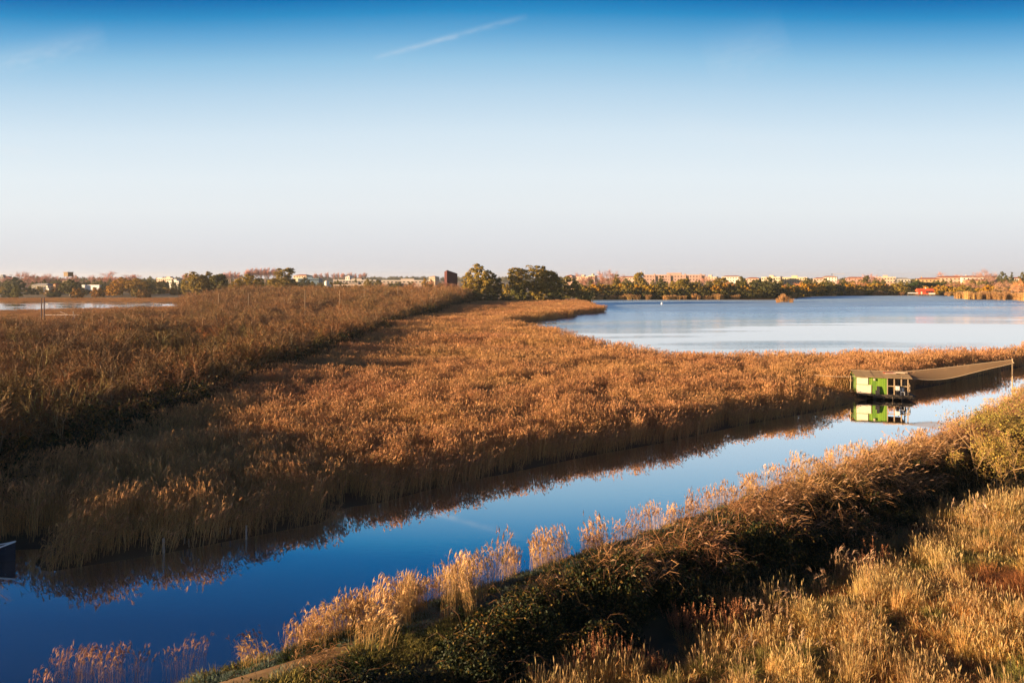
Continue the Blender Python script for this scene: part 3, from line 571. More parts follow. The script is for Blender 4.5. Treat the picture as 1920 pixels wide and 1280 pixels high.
# purplish reeds standing in the shade in the water, bottom left
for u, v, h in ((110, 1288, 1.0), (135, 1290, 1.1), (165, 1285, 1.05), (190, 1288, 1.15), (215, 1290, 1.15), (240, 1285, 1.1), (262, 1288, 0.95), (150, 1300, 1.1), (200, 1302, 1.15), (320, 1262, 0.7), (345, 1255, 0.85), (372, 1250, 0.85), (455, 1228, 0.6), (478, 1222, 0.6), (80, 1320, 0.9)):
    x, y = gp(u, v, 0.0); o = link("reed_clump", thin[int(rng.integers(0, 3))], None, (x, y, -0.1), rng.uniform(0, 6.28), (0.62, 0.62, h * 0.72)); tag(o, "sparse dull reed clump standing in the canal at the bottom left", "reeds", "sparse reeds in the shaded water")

# frosty turf, dry grass and rough meadow
GREEN = (0.060, 0.078, 0.020); FROST = (0.15, 0.20, 0.15); STRAW = (0.58, 0.33, 0.10); RUST = (0.32, 0.13, 0.045); OLIVE = (0.27, 0.225, 0.06)
turf = proto_col("turf", [grass_patch("turf_0", 420, 0.6, 0.16, FROST, 0.010, 0, 0.6), grass_patch("turf_1", 380, 0.6, 0.20, GREEN, 0.012, 0, 0.6), grass_patch("turf_2", 380, 0.6, 0.24, OLIVE, 0.010, 0, 0.5)])
ss = rng.uniform(0.6, 4.2, 2600); tt_ = rng.uniform(-12, 112, 2600); px, py = xy(ss, tt_); k = in_view(px, py, 2) & (np.abs(ss - 2.35 - 0.25 * np.sin(tt_ * 0.5) - 0.2 * np.sin(tt_ * 0.17)) > np.where((tt_ > 3.5) & (rng.uniform(0, 1, 2600) < 0.75), -1, 0.62)); px, py, ss = px[k], py[k], ss[k]; n = len(px)
scatter("bank_turf", turf, np.stack([px, py, ground_h(px, py) - 0.02], 1), rots(n), np.repeat(rng.uniform(0.7, 1.3, (n, 1)), 3, 1), np.where(np.abs(ss - 2.3) < 1.0, rng.choice([0, 0, 1], n), rng.choice([1, 1, 2], n)), "frosty turf beside the path on the near bank", "grass")
mead = [grass_patch(f"meadow_{i}", 330, 0.62, h, c, 0.0065, hd, sp_, tuft=tu) for i, (h, c, hd, sp_, tu) in enumerate(((0.5, STRAW, 0.08, 0.4, 4), (0.42, (0.52, 0.31, 0.09), 0.05, 0.45, 3), (0.42, OLIVE, 0.03, 0.5, 4), (0.66, (0.56, 0.35, 0.13), 0.2, 0.28, 3), (0.48, RUST, 0.0, 0.6, 1), (0.30, (0.18, 0.17, 0.045), 0.0, 0.6, 1)))]
ss = []; 
mx, my = jitter_grid(-6, 62, 14, 72, 0.62); s_, t_ = st(mx, my); k = (s_ > np.interp(t_, [2, 14], [7.6, 8.2]) + 0.7 * np.sin(t_ * 0.6) + 0.5 * np.sin(t_ * 1.7)) & (s_ < 26) & in_view(mx, my, 2, 14); mx, my, s_, t_ = mx[k], my[k], s_[k], t_[k]; n = len(mx)
n1 = vnoise(mx, my, 0.28, 1.0); n2 = vnoise(mx, my, 0.6, 4.0)
kind = np.where(n1 + 0.6 * n2 > 0.16, 0, np.where(n1 + 0.6 * n2 < -0.12, 2, 1)); kind = np.where((rng.uniform(0, 1, n) < 0.24) & (n2 > -.1), 3, kind); kind = np.where(rng.uniform(0, 1, n) < np.where(n1 < -.1, 0.4, 0.12), 5, kind); kind = np.where((n2 < -.25) & (rng.uniform(0, 1, n) < .5), 4, kind)
wx, wy = gp(1890, 1135, 1.2); kind = np.where(np.hypot((mx - wx) / 2.3, (my - wy) / 2.6) + 0.3 * n2 < 0.85, 4, kind)
wx2, wy2 = gp(1700, 1270, 1.0); kind = np.where(np.hypot((mx - wx2) / 2.2, (my - wy2) / 1.0) + 0.4 * n2 < 0.6, 4, kind)
zs = rng.uniform(0.55, 1.3, n) * (1 + 0.8 * n2)
scatter("dry_meadow", proto_col("meadow", mead), np.stack([mx, my, ground_h(mx, my) - 0.02], 1), rots(n, 0.08), np.stack([rng.uniform(0.8, 1.2, n), rng.uniform(0.8, 1.2, n), zs], 1), kind, "rough straw coloured meadow grass at the bottom right", "grass")

# fallen and broken reeds over the back of the bank
def fallen(name, n, r, col):
    s = Soup(); b = np.stack([rng.uniform(-r, r, n), rng.uniform(-r, r, n), rng.uniform(0, 0.55, n)], 1); a = rng.normal(-0.6, 1.5, n); l = rng.uniform(0.3, 0.85, (n, 1)); d = np.stack([np.cos(a), np.sin(a), rng.normal(0.2, 0.5, n)], 1)
    p1 = b + d * l * 0.5 + np.array([0, 0, 0.1]); p2 = b + d * l + np.array([0, 0, -0.08]); sd = unit(rng.normal(size=(n, 3)))
    s.ribbon(np.stack([b, p1, p2], 1), np.tile([0.010, 0.011, 0.004], (n, 1)), sd, vcol(col, n, 0.35))
    m = rng.uniform(0, 1, n) < 0.18; k = m.sum(); q = p2[m]; e = d[m] * 0.2 + np.array([0, 0, -0.06])
    for j in range(3): s.ribbon(np.stack([q, q + e * 0.5 + np.array([0, 0, 0.03]), q + e], 1), np.tile([0.006, 0.032, 0.004], (k, 1)), unit(rng.normal(size=(k, 3))), vcol((0.38, 0.23, 0.14), k, 0.25))
    return s.mesh(name, M_REED)
fal = proto_col("fallen_reed", [fallen(f"fallen_{i}", 150, 0.85, c) for i, c in enumerate(((0.32, 0.17, 0.07), (0.36, 0.20, 0.09), (0.26, 0.13, 0.055)))])
ss = rng.uniform(3.2, 8, 2400); tt_ = rng.uniform(-2, 110, 2400)
wgt = np.interp(tt_, [-2, 10, 16, 26, 34, 60], [0.0, 0.02, 0.10, 0.22, 0.6, 0.75]) * np.interp(ss, [3.2, 3.8, 4.8, 5.8, 7, 10.5], [0.8, 1, 0.9, 0.35, 0.05, 0.0])
k = rng.uniform(0, 1, 2400) < wgt; ss, tt_ = ss[k], tt_[k]; px, py = xy(ss, tt_); k = in_view(px, py, 2); px, py, ss, tt_ = px[k], py[k], ss[k], tt_[k]; n = len(px)
mound = np.interp(ss, [3, 4.2, 5.6, 7.2, 8.5], [0.1, 0.8, 1.3, 0.8, 0.0]) * np.interp(tt_, [10, 22, 34, 50, 70], [0.5, 0.8, 1, 0.6, 0.35])
scatter("fallen_reeds", fal, np.stack([px, py, ground_h(px, py) + mound * rng.uniform(0.2, 1.0, n)], 1), np.stack([rng.normal(0, 0.15, n), rng.normal(0, 0.15, n), rng.uniform(-0.8, 0.8, n)], 1), np.repeat(rng.uniform(0.8, 1.3, (n, 1)), 3, 1), rng.integers(0, 3, n), "brown broken reeds lying over the back of the near bank", "reeds")

# rusty docks: upright seed spikes
DOCKS = []
def dock(name, n, h, col=(0.30, 0.125, 0.055)):
    s, st_m = Soup(), Soup(); a = rng.uniform(0, 6.28, n); r = 0.32 * np.sqrt(rng.uniform(0, 1, n)); b = np.stack([r * np.cos(a), r * np.sin(a), np.zeros(n)], 1); H = h * rng.uniform(0.6, 1.1, n)
    d = np.stack([np.cos(a) * r * 1.1 + 0.08, np.sin(a) * r * 1.1, np.ones(n)], 1); tip = b + d * H[:, None]; st_m.tubes(b, tip, 0.009, 0.004, vcol((0.20, 0.10, 0.05), n), 3)
    for f in np.linspace(0.45, 1.0, 13):
        for k in range(5):
            p = b + d * H[:, None] * (f + rng.uniform(-0.02, 0.02, (n, 1))) + rng.normal(0, 0.035 * (1.25 - f), (n, 3)); s.leafcards(p, rng.uniform(0.014, 0.032, n), rng.normal(size=(n, 3)), vcol(col, n, 0.4), 0.7)
    k = n // 2
    for q in range(k):
        f0 = rng.uniform(0.35, 0.6); a0 = rng.uniform(0, 6.28); i = rng.integers(0, n); p0 = b[i] + d[i] * H[i] * f0; p1 = p0 + np.array([math.cos(a0) * 0.16, math.sin(a0) * 0.16, 0.34]) * h; st_m.tubes([p0], [p1], 0.006, 0.003, np.array((0.2, 0.1, 0.05)), 3)
        m = 40; ff = rng.uniform(0.3, 1, (m, 1)); s.leafcards(p0 + (p1 - p0) * ff + rng.normal(0, 0.02, (m, 3)), rng.uniform(0.012, 0.026, m), rng.normal(size=(m, 3)), vcol(col, m, 0.4), 0.7)
    return st_m.mesh(name + "_stems", M_TWIG), s.mesh(name + "_seeds", M_TWIG)
docks = [dock(f"dock_{i}", 15, 1.45) for i in range(4)]
def dock_plant(u, v, z, sc, label, group=None, hz=1.0):
    x, y = gp(u, v, z); DOCKS.append((x, y)); e = empty("dock_plant", (x, y, gz(x, y)), rng.uniform(0, 6.28), (sc, sc, sc * hz)); tag(e, label, "plant", group); k = int(rng.integers(0, 4)); link("stems", docks[k][0], e); link("seed_heads", docks[k][1], e)
DG = "rusty docks in front of the brambles"
for u, v, sc in ((1105, 1262, .75), (1135, 1255, .8), (1165, 1258, .75), (1195, 1252, .6), (1215, 1262, .6), (1080, 1275, .6), (1235, 1268, .55)): dock_plant(u, v, 0.7, sc, "rusty seeded dock in the low group at the foot of the brambles", DG + ", lower group")
for u, v, sc in ((1285, 1185, .85), (1305, 1182, .9), (1330, 1180, .85), (1355, 1190, .85), (1375, 1185, .85), (1395, 1182, .8), (1265, 1175, .7)): dock_plant(u, v, 0.7, sc, "rusty dock in the tall dense group standing against the darkest brambles", DG + ", tall group")
for u, v, sc in ((1610, 1068, .8), (1640, 1062, .9), (1625, 1080, .7), (1655, 1058, .7)): dock_plant(u, v, 0.7, sc, "brown dock in the group where the brambles meet the dry meadow", DG + ", upper group")
# brambles
BR = "bramble mounds on the shaded side of the near bank"
def bramble_label(t):
    for lim, lab in ((7, "dark green bramble mound at the bottom edge below the dense reed stand"), (17, "dark bramble mound behind the low rusty docks"), (30, "near black bramble mound behind the tall dense docks"), (45, "bramble mound under fallen reeds before the upper docks"), (999, "far bramble mound under fallen reeds beside the willow")):
        if t < lim: return lab, lab.replace("mound", "mounds")
def bramble_bush(s, t, sc, v, hz=1.0, label=None, tint=(1, 1, 1)):
    x, y = xy(s, t); e = empty("bramble_bush", (x, y, gz(x, y) - 0.1), rng.uniform(0, 6.28), (sc, sc, sc * hz)); lab, grp = bramble_label(t); tag(e, lab, "bush", grp)
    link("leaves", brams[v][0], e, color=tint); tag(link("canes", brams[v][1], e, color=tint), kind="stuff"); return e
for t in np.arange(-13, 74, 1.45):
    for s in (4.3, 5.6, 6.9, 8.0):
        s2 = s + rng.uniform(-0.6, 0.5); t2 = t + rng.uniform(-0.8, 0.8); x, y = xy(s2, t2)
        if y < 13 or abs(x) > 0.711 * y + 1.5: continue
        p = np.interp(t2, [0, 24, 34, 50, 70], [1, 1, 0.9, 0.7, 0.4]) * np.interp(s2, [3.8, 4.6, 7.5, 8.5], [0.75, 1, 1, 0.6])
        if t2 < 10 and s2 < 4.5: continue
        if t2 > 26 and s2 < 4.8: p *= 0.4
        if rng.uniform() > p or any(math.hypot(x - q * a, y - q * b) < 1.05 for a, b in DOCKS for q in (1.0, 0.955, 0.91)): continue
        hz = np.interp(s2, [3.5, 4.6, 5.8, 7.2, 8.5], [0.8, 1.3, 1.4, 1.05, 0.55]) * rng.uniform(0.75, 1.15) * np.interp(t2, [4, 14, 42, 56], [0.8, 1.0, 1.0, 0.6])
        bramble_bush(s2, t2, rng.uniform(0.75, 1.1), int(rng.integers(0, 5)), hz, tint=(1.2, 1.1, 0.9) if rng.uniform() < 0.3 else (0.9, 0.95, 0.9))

# pale dead stalks in the ditch
stalk = [reed_patch(f"dead_stalk_{i}", 9, 0.45, 1.35, leaves=3, plume=0.6, sw=0.009, lw=0.013, wind=0.05, stem=(0.35, 0.22, 0.11), leaf=(0.36, 0.22, 0.11), pl=(0.42, 0.28, 0.17)) for i in range(3)]
for u, v, sc in ((1562, 1085, 1.0), (1580, 1078, 1.05), (1600, 1110, 1.0), (1625, 1118, 1.0), (1540, 1120, .8), (1435, 1190, .9), (1450, 1188, .85), (1480, 1180, .95), (1500, 1172, .8), (1420, 1180, .8), (1800, 1000, 1.0), (1820, 1005, .9), (1835, 985, .9), (1845, 1010, 1.0), (1400, 1280, .9), (1500, 1290, .9), (1640, 1290, .9), (1560, 1300, .8), (1720, 1010, .7)):
    x, y = gp(u, v, 0.8); put("dead_stalks", stalk[int(rng.integers(0, 3))], x, y, sc, "few pale dead stalks standing where meadow and brambles meet", "plant", "dead stalks in the ditch and meadow", tilt=0.05)
# leafy tussocks
tus = [grass_patch(f"tussock_{i}", 420, 0.22, 0.62, c, 0.007, 0.03, 0.55, droop=0.7) for i, c in enumerate((OLIVE, (0.34, 0.235, 0.08), (0.24, 0.20, 0.06)))]
for k, (u, v, sc, c) in enumerate(((1320, 1262, 1.2, 0), (1345, 1250, 1.1, 0), (1365, 1255, 1.0, 1), (1800, 1030, 1.2, 1), (1780, 1060, 1.0, 1), (1560, 1160, 1.0, 1), (1530, 1190, 1.1, 1), (1660, 1130, 1.0, 1), (1500, 1260, 1.1, 0), (1430, 1250, 1.0, 2), (1750, 1200, 1.1, 2), (1850, 1090, 1.1, 1), (1880, 1020, 1.2, 1), (1400, 1290, 1.1, 2))):
    x, y = gp(u, v, 0.9); put("grass_tussock", tus[c], x, y, sc, "arching olive green and straw tussock in the dry meadow", "grass tussock", "tussocks in the meadow")

# willow with bare branches and thin yellow leaves, right edge
def edge_shrub(u, v, z, H, seed_pair, lab, cat, color=(1, 1, 1), sx=1.0):
    x, y = gp(u, v, z); e = empty("willow_shrub", (x, y, gz(x, y)), rng.uniform(0, 6.28), (H * sx, H * sx, H)); tag(e, lab, cat); link("trunk", seed_pair[0], e, color=color); link("twigs", seed_pair[1], e, color=color)
wil = bare_plant("willow", 1.0, 0.62, 5, 4, 7, (0.46, 0.30, 0.14), (0.34, 0.21, 0.075), (0.24, 0.17, 0.035), 2.6, 0.016, r0=0.010, tr=0.0016, low=0.26)
wil2 = bare_plant("sallow", 1.0, 0.7, 6, 3, 8, (0.30, 0.2, 0.09), (0.26, 0.17, 0.06), (0.20, 0.155, 0.035), 4.5, 0.02, r0=0.008, tr=0.0016, low=0.3)
edge_shrub(1866, 905, 1.0, 4.9, wil, "bare branched willow with thin yellow leaves at the right edge of the near bank", "tree", sx=0.95)
edge_shrub(1905, 838, 1.2, 4.1, wil2, "leafy olive yellow sallow behind the bare branched willow", "shrub")
edge_shrub(1845, 815, 1.2, 2.5, wil2, "low olive sallow left of the bare branched willow", "shrub", (1.1, 1.1, 0.8))
edge_shrub(1935, 895, 1.0, 2.6, wil2, "brownish sallow cut by the right edge below the willow", "shrub", (1.25, 0.95, 0.7))
edge_shrub(1800, 878, 1.0, 1.3, wil2, "small rusty sallow among fallen reeds below the willow", "shrub", (1.3, 0.85, 0.6), 1.3)

# ------------------------------------------------------------------ trees in the distance
GRN = (0.165, 0.138, 0.033)
PR = {
 'round': leafy_tree("round_tree", [(0, 0, 0.58, 0.40, 0.40, 0.40), (-0.18, 0, 0.45, 0.28, 0.3, 0.3), (0.2, 0.05, 0.42, 0.28, 0.3, 0.32)], 11900, 162, 0.0184, GRN),
 'oak': leafy_tree("spreading_tree", [(0, 0, 0.6, 0.36, 0.38, 0.36), (-0.34, 0, 0.62, 0.24, 0.28, 0.30), (0.36, 0, 0.52, 0.26, 0.3, 0.34), (-0.2, -0.2, 0.3, 0.35, 0.3, 0.24), (0.3, -0.1, 0.28, 0.3, 0.3, 0.24), (0.05, -0.1, 0.82, 0.2, 0.2, 0.16)], 18700, 237, 0.0162, GRN, cl=0.30),
 'tall': leafy_tree("tall_tree", [(0, 0, 0.78, 0.22, 0.22, 0.22), (0.04, 0, 0.52, 0.2, 0.2, 0.24), (-0.05, 0, 0.3, 0.2, 0.2, 0.2), (0.12, 0, 0.35, 0.16, 0.16, 0.2)], 9350, 112, 0.0184, GRN, cl=0.34),
 'lanky': leafy_tree("lanky_tree", [(0, 0, 0.72, 0.26, 0.26, 0.27), (0.14, 0, 0.55, 0.2, 0.2, 0.18), (-0.13, 0, 0.5, 0.16, 0.16, 0.15)], 7140, 87, 0.0194, GRN, trunk=(0.34, 0.24, 0.15), cl=0.36),
 'cone': leafy_tree("cone_tree", [(0, 0, 0.3, 0.28, 0.28, 0.3), (0, 0, 0.55, 0.2, 0.2, 0.26), (0, 0, 0.8, 0.1, 0.1, 0.2)], 7650, 112, 0.0184, GRN, cl=0.34),
 'pine': leafy_tree("umbrella_pine", [(0, 0, 0.8, 0.5, 0.5, 0.17), (0.2, 0, 0.74, 0.3, 0.3, 0.14), (-0.25, 0, 0.76, 0.3, 0.3, 0.12)], 7650, 87, 0.0216, (0.045, 0.058, 0.018), trunk=(0.3, 0.16, 0.09), cl=0.36, th=0.55, limbs=9),
 'bush': leafy_tree("bush", [(0, 0, 0.42, 0.6, 0.55, 0.48), (-0.4, 0, 0.3, 0.4, 0.4, 0.34), (0.42, 0, 0.34, 0.4, 0.4, 0.4)], 6120, 87, 0.0378, GRN, th=0.1, cl=0.32),
}
bare = [bare_plant(f"bare_tree_{i}", 1.0, 0.85, 1, 4, 11, (0.34, 0.24, 0.18), (0.48, 0.29, 0.22), r0=0.016, tr=0.0022, low=0.34, trunk_h=0.12) for i in range(3)]
pop = [bare_plant(f"poplar_{i}", 1.0, 0.16, 1, 4, 9, (0.42, 0.30, 0.24), (0.58, 0.38, 0.30), r0=0.012, tr=0.003, low=0.36, trunk_h=0.10, up=2.6) for i in range(2)]
def tree(name, u, vt, wpx, d, kind, label, color=(1, 1, 1), group=None, ground=0.25, cat="tree", rz=None, squash=1.0):
    """top of the tree at photo height vt when seen over d metres; width in photo pixels"""
    x, y = at(u, d); top = CAMH - (vt - V0) * d / FPX; H = top - ground; W = wpx * d / FPX
    if kind in PR: pr = PR[kind]; w0 = {'round': 0.92, 'oak': 1.25, 'tall': 0.5, 'lanky': 0.6, 'cone': 0.6, 'pine': 1.05, 'bush': 1.55}[kind]; pn = ("trunk", "crown")
    else: pr = (bare if kind == 'bare' else pop)[int(rng.integers(0, 3 if kind == 'bare' else 2))]; w0 = 0.8 if kind == 'bare' else 0.38; pn = ("trunk", "twigs")
    e = empty(name, (x, y, ground), rng.uniform(-0.5, 0.5) if rz is None else rz, (W / w0 * 1.12, W / w0, H)); tag(e, label, cat, group)
    link(pn[0], pr[0], e, color=(1, 1, 1)); link(pn[1], pr[1], e, color=color); return e
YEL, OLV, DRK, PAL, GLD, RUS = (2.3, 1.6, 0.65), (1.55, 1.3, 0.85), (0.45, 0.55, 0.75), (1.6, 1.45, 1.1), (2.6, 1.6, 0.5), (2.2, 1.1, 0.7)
RED = (1.1, 0.9, 0.9)
# the group at the head of the reed bed
tree("broadleaf_tree", 896, 496, 56, 366, 'round', "tall olive crowned tree right of the rust red tower", OLV)
tree("broadleaf_tree", 925, 513, 34, 374, 'round', "darker shorter tree leaning on the right of the olive crowned tree", (0.8, 0.8, 0.85))
tree("broadleaf_tree", 1001, 496, 96, 376, 'oak', "largest spreading olive green tree at the head of the reed bed", OLV)
tree("broadleaf_tree", 968, 500, 30, 380, 'tall', "narrow yellow green tree on the left flank of the largest tree", (1.7, 1.45, 0.8))
tree("broadleaf_tree", 1036, 510, 34, 384, 'round', "shaded tree on the right flank of the largest tree", (0.8, 0.85, 0.8))
tree("broadleaf_tree", 1066, 519, 44, 392, 'round', "lower olive tree between the largest tree and the lake", (1.2, 1.2, 0.9))
tree("broadleaf_tree", 1092, 540, 34, 396, 'bush', "sprawling olive bush where the reed tongue meets the lake", (1.1, 1.1, 0.9), cat="bush")
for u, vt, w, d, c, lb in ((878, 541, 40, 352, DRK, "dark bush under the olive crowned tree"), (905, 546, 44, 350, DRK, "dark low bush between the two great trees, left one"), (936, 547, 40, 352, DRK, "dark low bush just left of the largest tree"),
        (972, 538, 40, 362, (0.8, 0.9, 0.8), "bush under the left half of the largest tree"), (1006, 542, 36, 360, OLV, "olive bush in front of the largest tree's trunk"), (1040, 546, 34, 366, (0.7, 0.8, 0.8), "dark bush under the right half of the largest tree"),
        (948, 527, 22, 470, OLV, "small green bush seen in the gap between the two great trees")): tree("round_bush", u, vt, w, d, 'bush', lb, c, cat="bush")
# beyond the thicket, left
tree("broadleaf_tree", 365, 508, 48, 440, 'oak', "left and broadest of the olive trees behind the pond's right end", OLV)
tree("broadleaf_tree", 390, 510, 40, 446, 'round', "middle olive tree of the three behind the pond's right end", (1.25, 1.05, 0.7))
tree("broadleaf_tree", 410, 512, 30, 438, 'lanky', "dark lanky pale trunked tree beside the broad olive trees", (0.75, 0.8, 0.8))
tree("broadleaf_tree", 466, 515, 56, 460, 'round', "dome shaped yellow green tree between the olive trees and the tall tree", (1.9, 1.5, 0.5))
tree("broadleaf_tree", 436, 530, 26, 470, 'bush', "pale olive bush against the left of the dome shaped tree", PAL, cat="bush")
tree("broadleaf_tree", 534, 500, 34, 520, 'tall', "tallest narrow green tree rising above the thicket", OLV)
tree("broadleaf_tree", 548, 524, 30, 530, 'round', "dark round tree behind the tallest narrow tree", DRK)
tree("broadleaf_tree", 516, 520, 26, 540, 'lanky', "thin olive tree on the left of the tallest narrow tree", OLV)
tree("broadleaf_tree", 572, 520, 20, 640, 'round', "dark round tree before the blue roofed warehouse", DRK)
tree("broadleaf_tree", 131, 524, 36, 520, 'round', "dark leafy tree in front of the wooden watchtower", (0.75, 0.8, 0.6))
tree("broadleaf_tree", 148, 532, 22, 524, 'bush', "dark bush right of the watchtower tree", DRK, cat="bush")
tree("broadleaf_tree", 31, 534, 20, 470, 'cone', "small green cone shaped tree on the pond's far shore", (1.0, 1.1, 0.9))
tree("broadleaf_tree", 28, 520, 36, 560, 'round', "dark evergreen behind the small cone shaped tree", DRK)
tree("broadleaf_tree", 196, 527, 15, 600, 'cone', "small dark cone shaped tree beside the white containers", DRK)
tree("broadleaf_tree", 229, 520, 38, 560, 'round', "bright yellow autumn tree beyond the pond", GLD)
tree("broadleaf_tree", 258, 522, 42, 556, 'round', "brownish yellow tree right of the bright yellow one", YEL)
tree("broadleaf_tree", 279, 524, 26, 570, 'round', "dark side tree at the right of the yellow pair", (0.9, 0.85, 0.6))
tree("broadleaf_tree", 212, 533, 36, 548, 'bush', "yellow reedy bush at the foot of the bright yellow tree", GLD, cat="bush")
tree("broadleaf_tree", 296, 527, 14, 600, 'lanky', "thin olive tree right of the yellow pair", OLV)
tree("broadleaf_tree", 689, 523, 15, 620, 'round', "round olive tree above the thicket left of its twin", OLV)
tree("broadleaf_tree", 667, 519, 9, 700, 'cone', "slim green tree before the white sheds", (0.9, 1, 0.8))
tree("broadleaf_tree", 709, 525, 17, 610, 'round', "round olive tree right of its twin above the thicket", (1.1, 1, 0.8))
tree("broadleaf_tree", 722, 531, 16, 600, 'bush', "low olive bush right of the round twin trees", OLV, cat="bush")
tree("broadleaf_tree", 797, 522, 14, 520, 'round', "small yellow green tree left of the rust red tower", YEL)
tree("broadleaf_tree", 808, 524, 12, 524, 'round', "dark green half of the tree pair left of the rust red tower", (0.8, 0.8, 0.6))
tree("broadleaf_tree", 598, 541, 18, 500, 'bush', "yellow bush left of the white tank", GLD, cat="bush")
tree("bare_tree", 42, 507, 44, 700, 'bare', "bare pinkish tree above the dark evergreen at the left", RED)
tree("bare_tree", 63, 512, 30, 720, 'bare', "bare reddish tree second from the left", RED); tree("bare_tree", 92, 511, 34, 740, 'bare', "bare reddish tree left of the watchtower", RED)
tree("bare_tree", 225, 508, 44, 760, 'bare', "russet bare tree behind the yellow autumn tree", (1.3, 0.85, 0.7)); tree("bare_tree", 205, 513, 30, 780, 'bare', "faint bare tree left of the russet bare one", RED)
tree("bare_tree", 137, 512, 24, 780, 'bare', "faint bare tree behind the watchtower", RED); tree("bare_tree", 175, 514, 26, 800, 'bare', "faint bare tree above the white containers", RED)
tree("bare_tree", 10, 514, 22, 740, 'bare', "bare tree at the picture's left edge", RED); tree("bare_tree", 75, 517, 26, 690, 'bare', "low bare tree above the grey roofed shed", RED)
BG = "row of bare poplars behind the olive trees"
for u, vt in ((418, 509), (428, 507), (437, 508), (446, 509), (462, 502), (470, 501), (478, 500), (486, 501), (494, 500), (502, 500), (511, 500), (520, 501), (344, 512), (355, 511)): tree("bare_poplar", u, vt, 11, 1000, 'pop', "slender bare pink poplar in the row behind the olive trees", RED, BG)
BG2 = "thin faint poplars over the white sheds"
for u in (590, 600, 612, 624, 632, 641, 650, 656, 664, 674, 682): tree("bare_poplar", u, 510 + rng.uniform(-1, 2), 8, 1300, 'pop', "thin faint poplar standing over the white sheds", RED, BG2)
for u, vt, w, lb in ((835, 524, 40, "bare reddish brush at the foot of the rust red tower"), (858, 527, 44, "bare brush right of the rust red tower"), (778, 527, 44, "bare brush in front of the small tree pair"), (740, 530, 44, "bare brush at the far end of the thicket")): tree("bare_shrub", u, vt, w, 392, 'bare', lb, (1.0, 0.85, 0.7), cat="shrub")
# right: trees along and behind the lake's far shore
tree("bare_tree", 1128, 503, 46, 580, 'bare', "large bare pinkish tree behind the lake's left corner", RED); tree("bare_tree", 1105, 511, 30, 680, 'bare', "bare tree before the first pink houses", RED); tree("bare_tree", 1146, 513, 26, 600, 'bare', "bare tree at the right of the large bare pink one", RED)
tree("bare_tree", 1082, 520, 24, 640, 'bare', "bare tree behind the lower olive tree by the lake", RED)
for u, vt, w, d, k, c, lb in ((1156, 512, 19, 540, 'cone', OLV, "pointed olive tree beside the large bare tree"), (1175, 523, 22, 560, 'round', (0.7, 0.9, 0.8), "green round tree left of the pink apartment block"), (1198, 509, 18, 540, 'lanky', OLV, "tall lanky tree at the left end of the pink block"), (1198, 524, 24, 545, 'cone', DRK, "dark tree below the tall lanky one"),
        (1240, 515, 22, 520, 'cone', (0.55, 0.65, 0.65), "dark pointed tree in front of the pink block"), (1281, 521, 24, 470, 'lanky', (1.1, 1.0, 0.7), "umbrella shaped tree with a pale trunk on the lake shore"), (1262, 527, 18, 560, 'round', OLV, "olive tree under the middle of the pink block"), (1310, 533, 12, 540, 'cone', DRK, "small dark tree under the pink block's right end"),
        (1350, 519, 24, 480, 'tall', OLV, "upright olive tree right of the pink block"), (1391, 519, 22, 478, 'round', (0.75, 0.8, 0.65), "round green tree second right of the pink block"), (1417, 523, 20, 474, 'tall', DRK, "dark tree left of the cream block"), (1444, 520, 30, 470, 'round', DRK, "dark broad tree before the cream block"),
        (1430, 530, 24, 472, 'bush', DRK, "dark bush between the dark shore trees"), (1458, 529, 14, 500, 'lanky', DRK, "dark lanky tree right of the dark broad one"), (1512, 519, 22, 540, 'cone', (0.6, 0.7, 0.6), "dark green tree at the right end of the cream block"), (1549, 523, 22, 550, 'round', (0.9, 0.95, 0.75), "green tree beyond the reed islet"),
        (1577, 528, 15, 560, 'round', DRK, "small dark tree right of the green shore tree"), (1624, 515, 10, 640, 'tall', (0.6, 0.65, 0.6), "dark slim tree before the long house"), (1641, 520, 14, 640, 'cone', (1.0, 1.05, 0.8), "green pointed tree right of the dark slim one"), (1880, 510, 18, 640, 'round', (0.6, 0.7, 0.6), "dark tree at the far right above the houses"), (1897, 508, 9, 680, 'cone', DRK, "slim dark cypress at the far right"), (1918, 511, 16, 600, 'round', (0.8, 0.8, 0.7), "tree cut by the right edge of the picture")): tree("broadleaf_tree", u, vt, w, d, k, lb, c)
for u, vt, w, d, lb in ((1722, 528, 26, 600, "umbrella pine directly above the red boathouse"), (1708, 533, 22, 596, "umbrella pine left of the red boathouse roof"), (1744, 530, 22, 604, "umbrella pine right of the red boathouse roof"), (1762, 530, 20, 610, "umbrella pine farthest right of the grove")): tree("umbrella_pine", u, vt, w, d, 'pine', lb, (0.9, 1.1, 0.9))
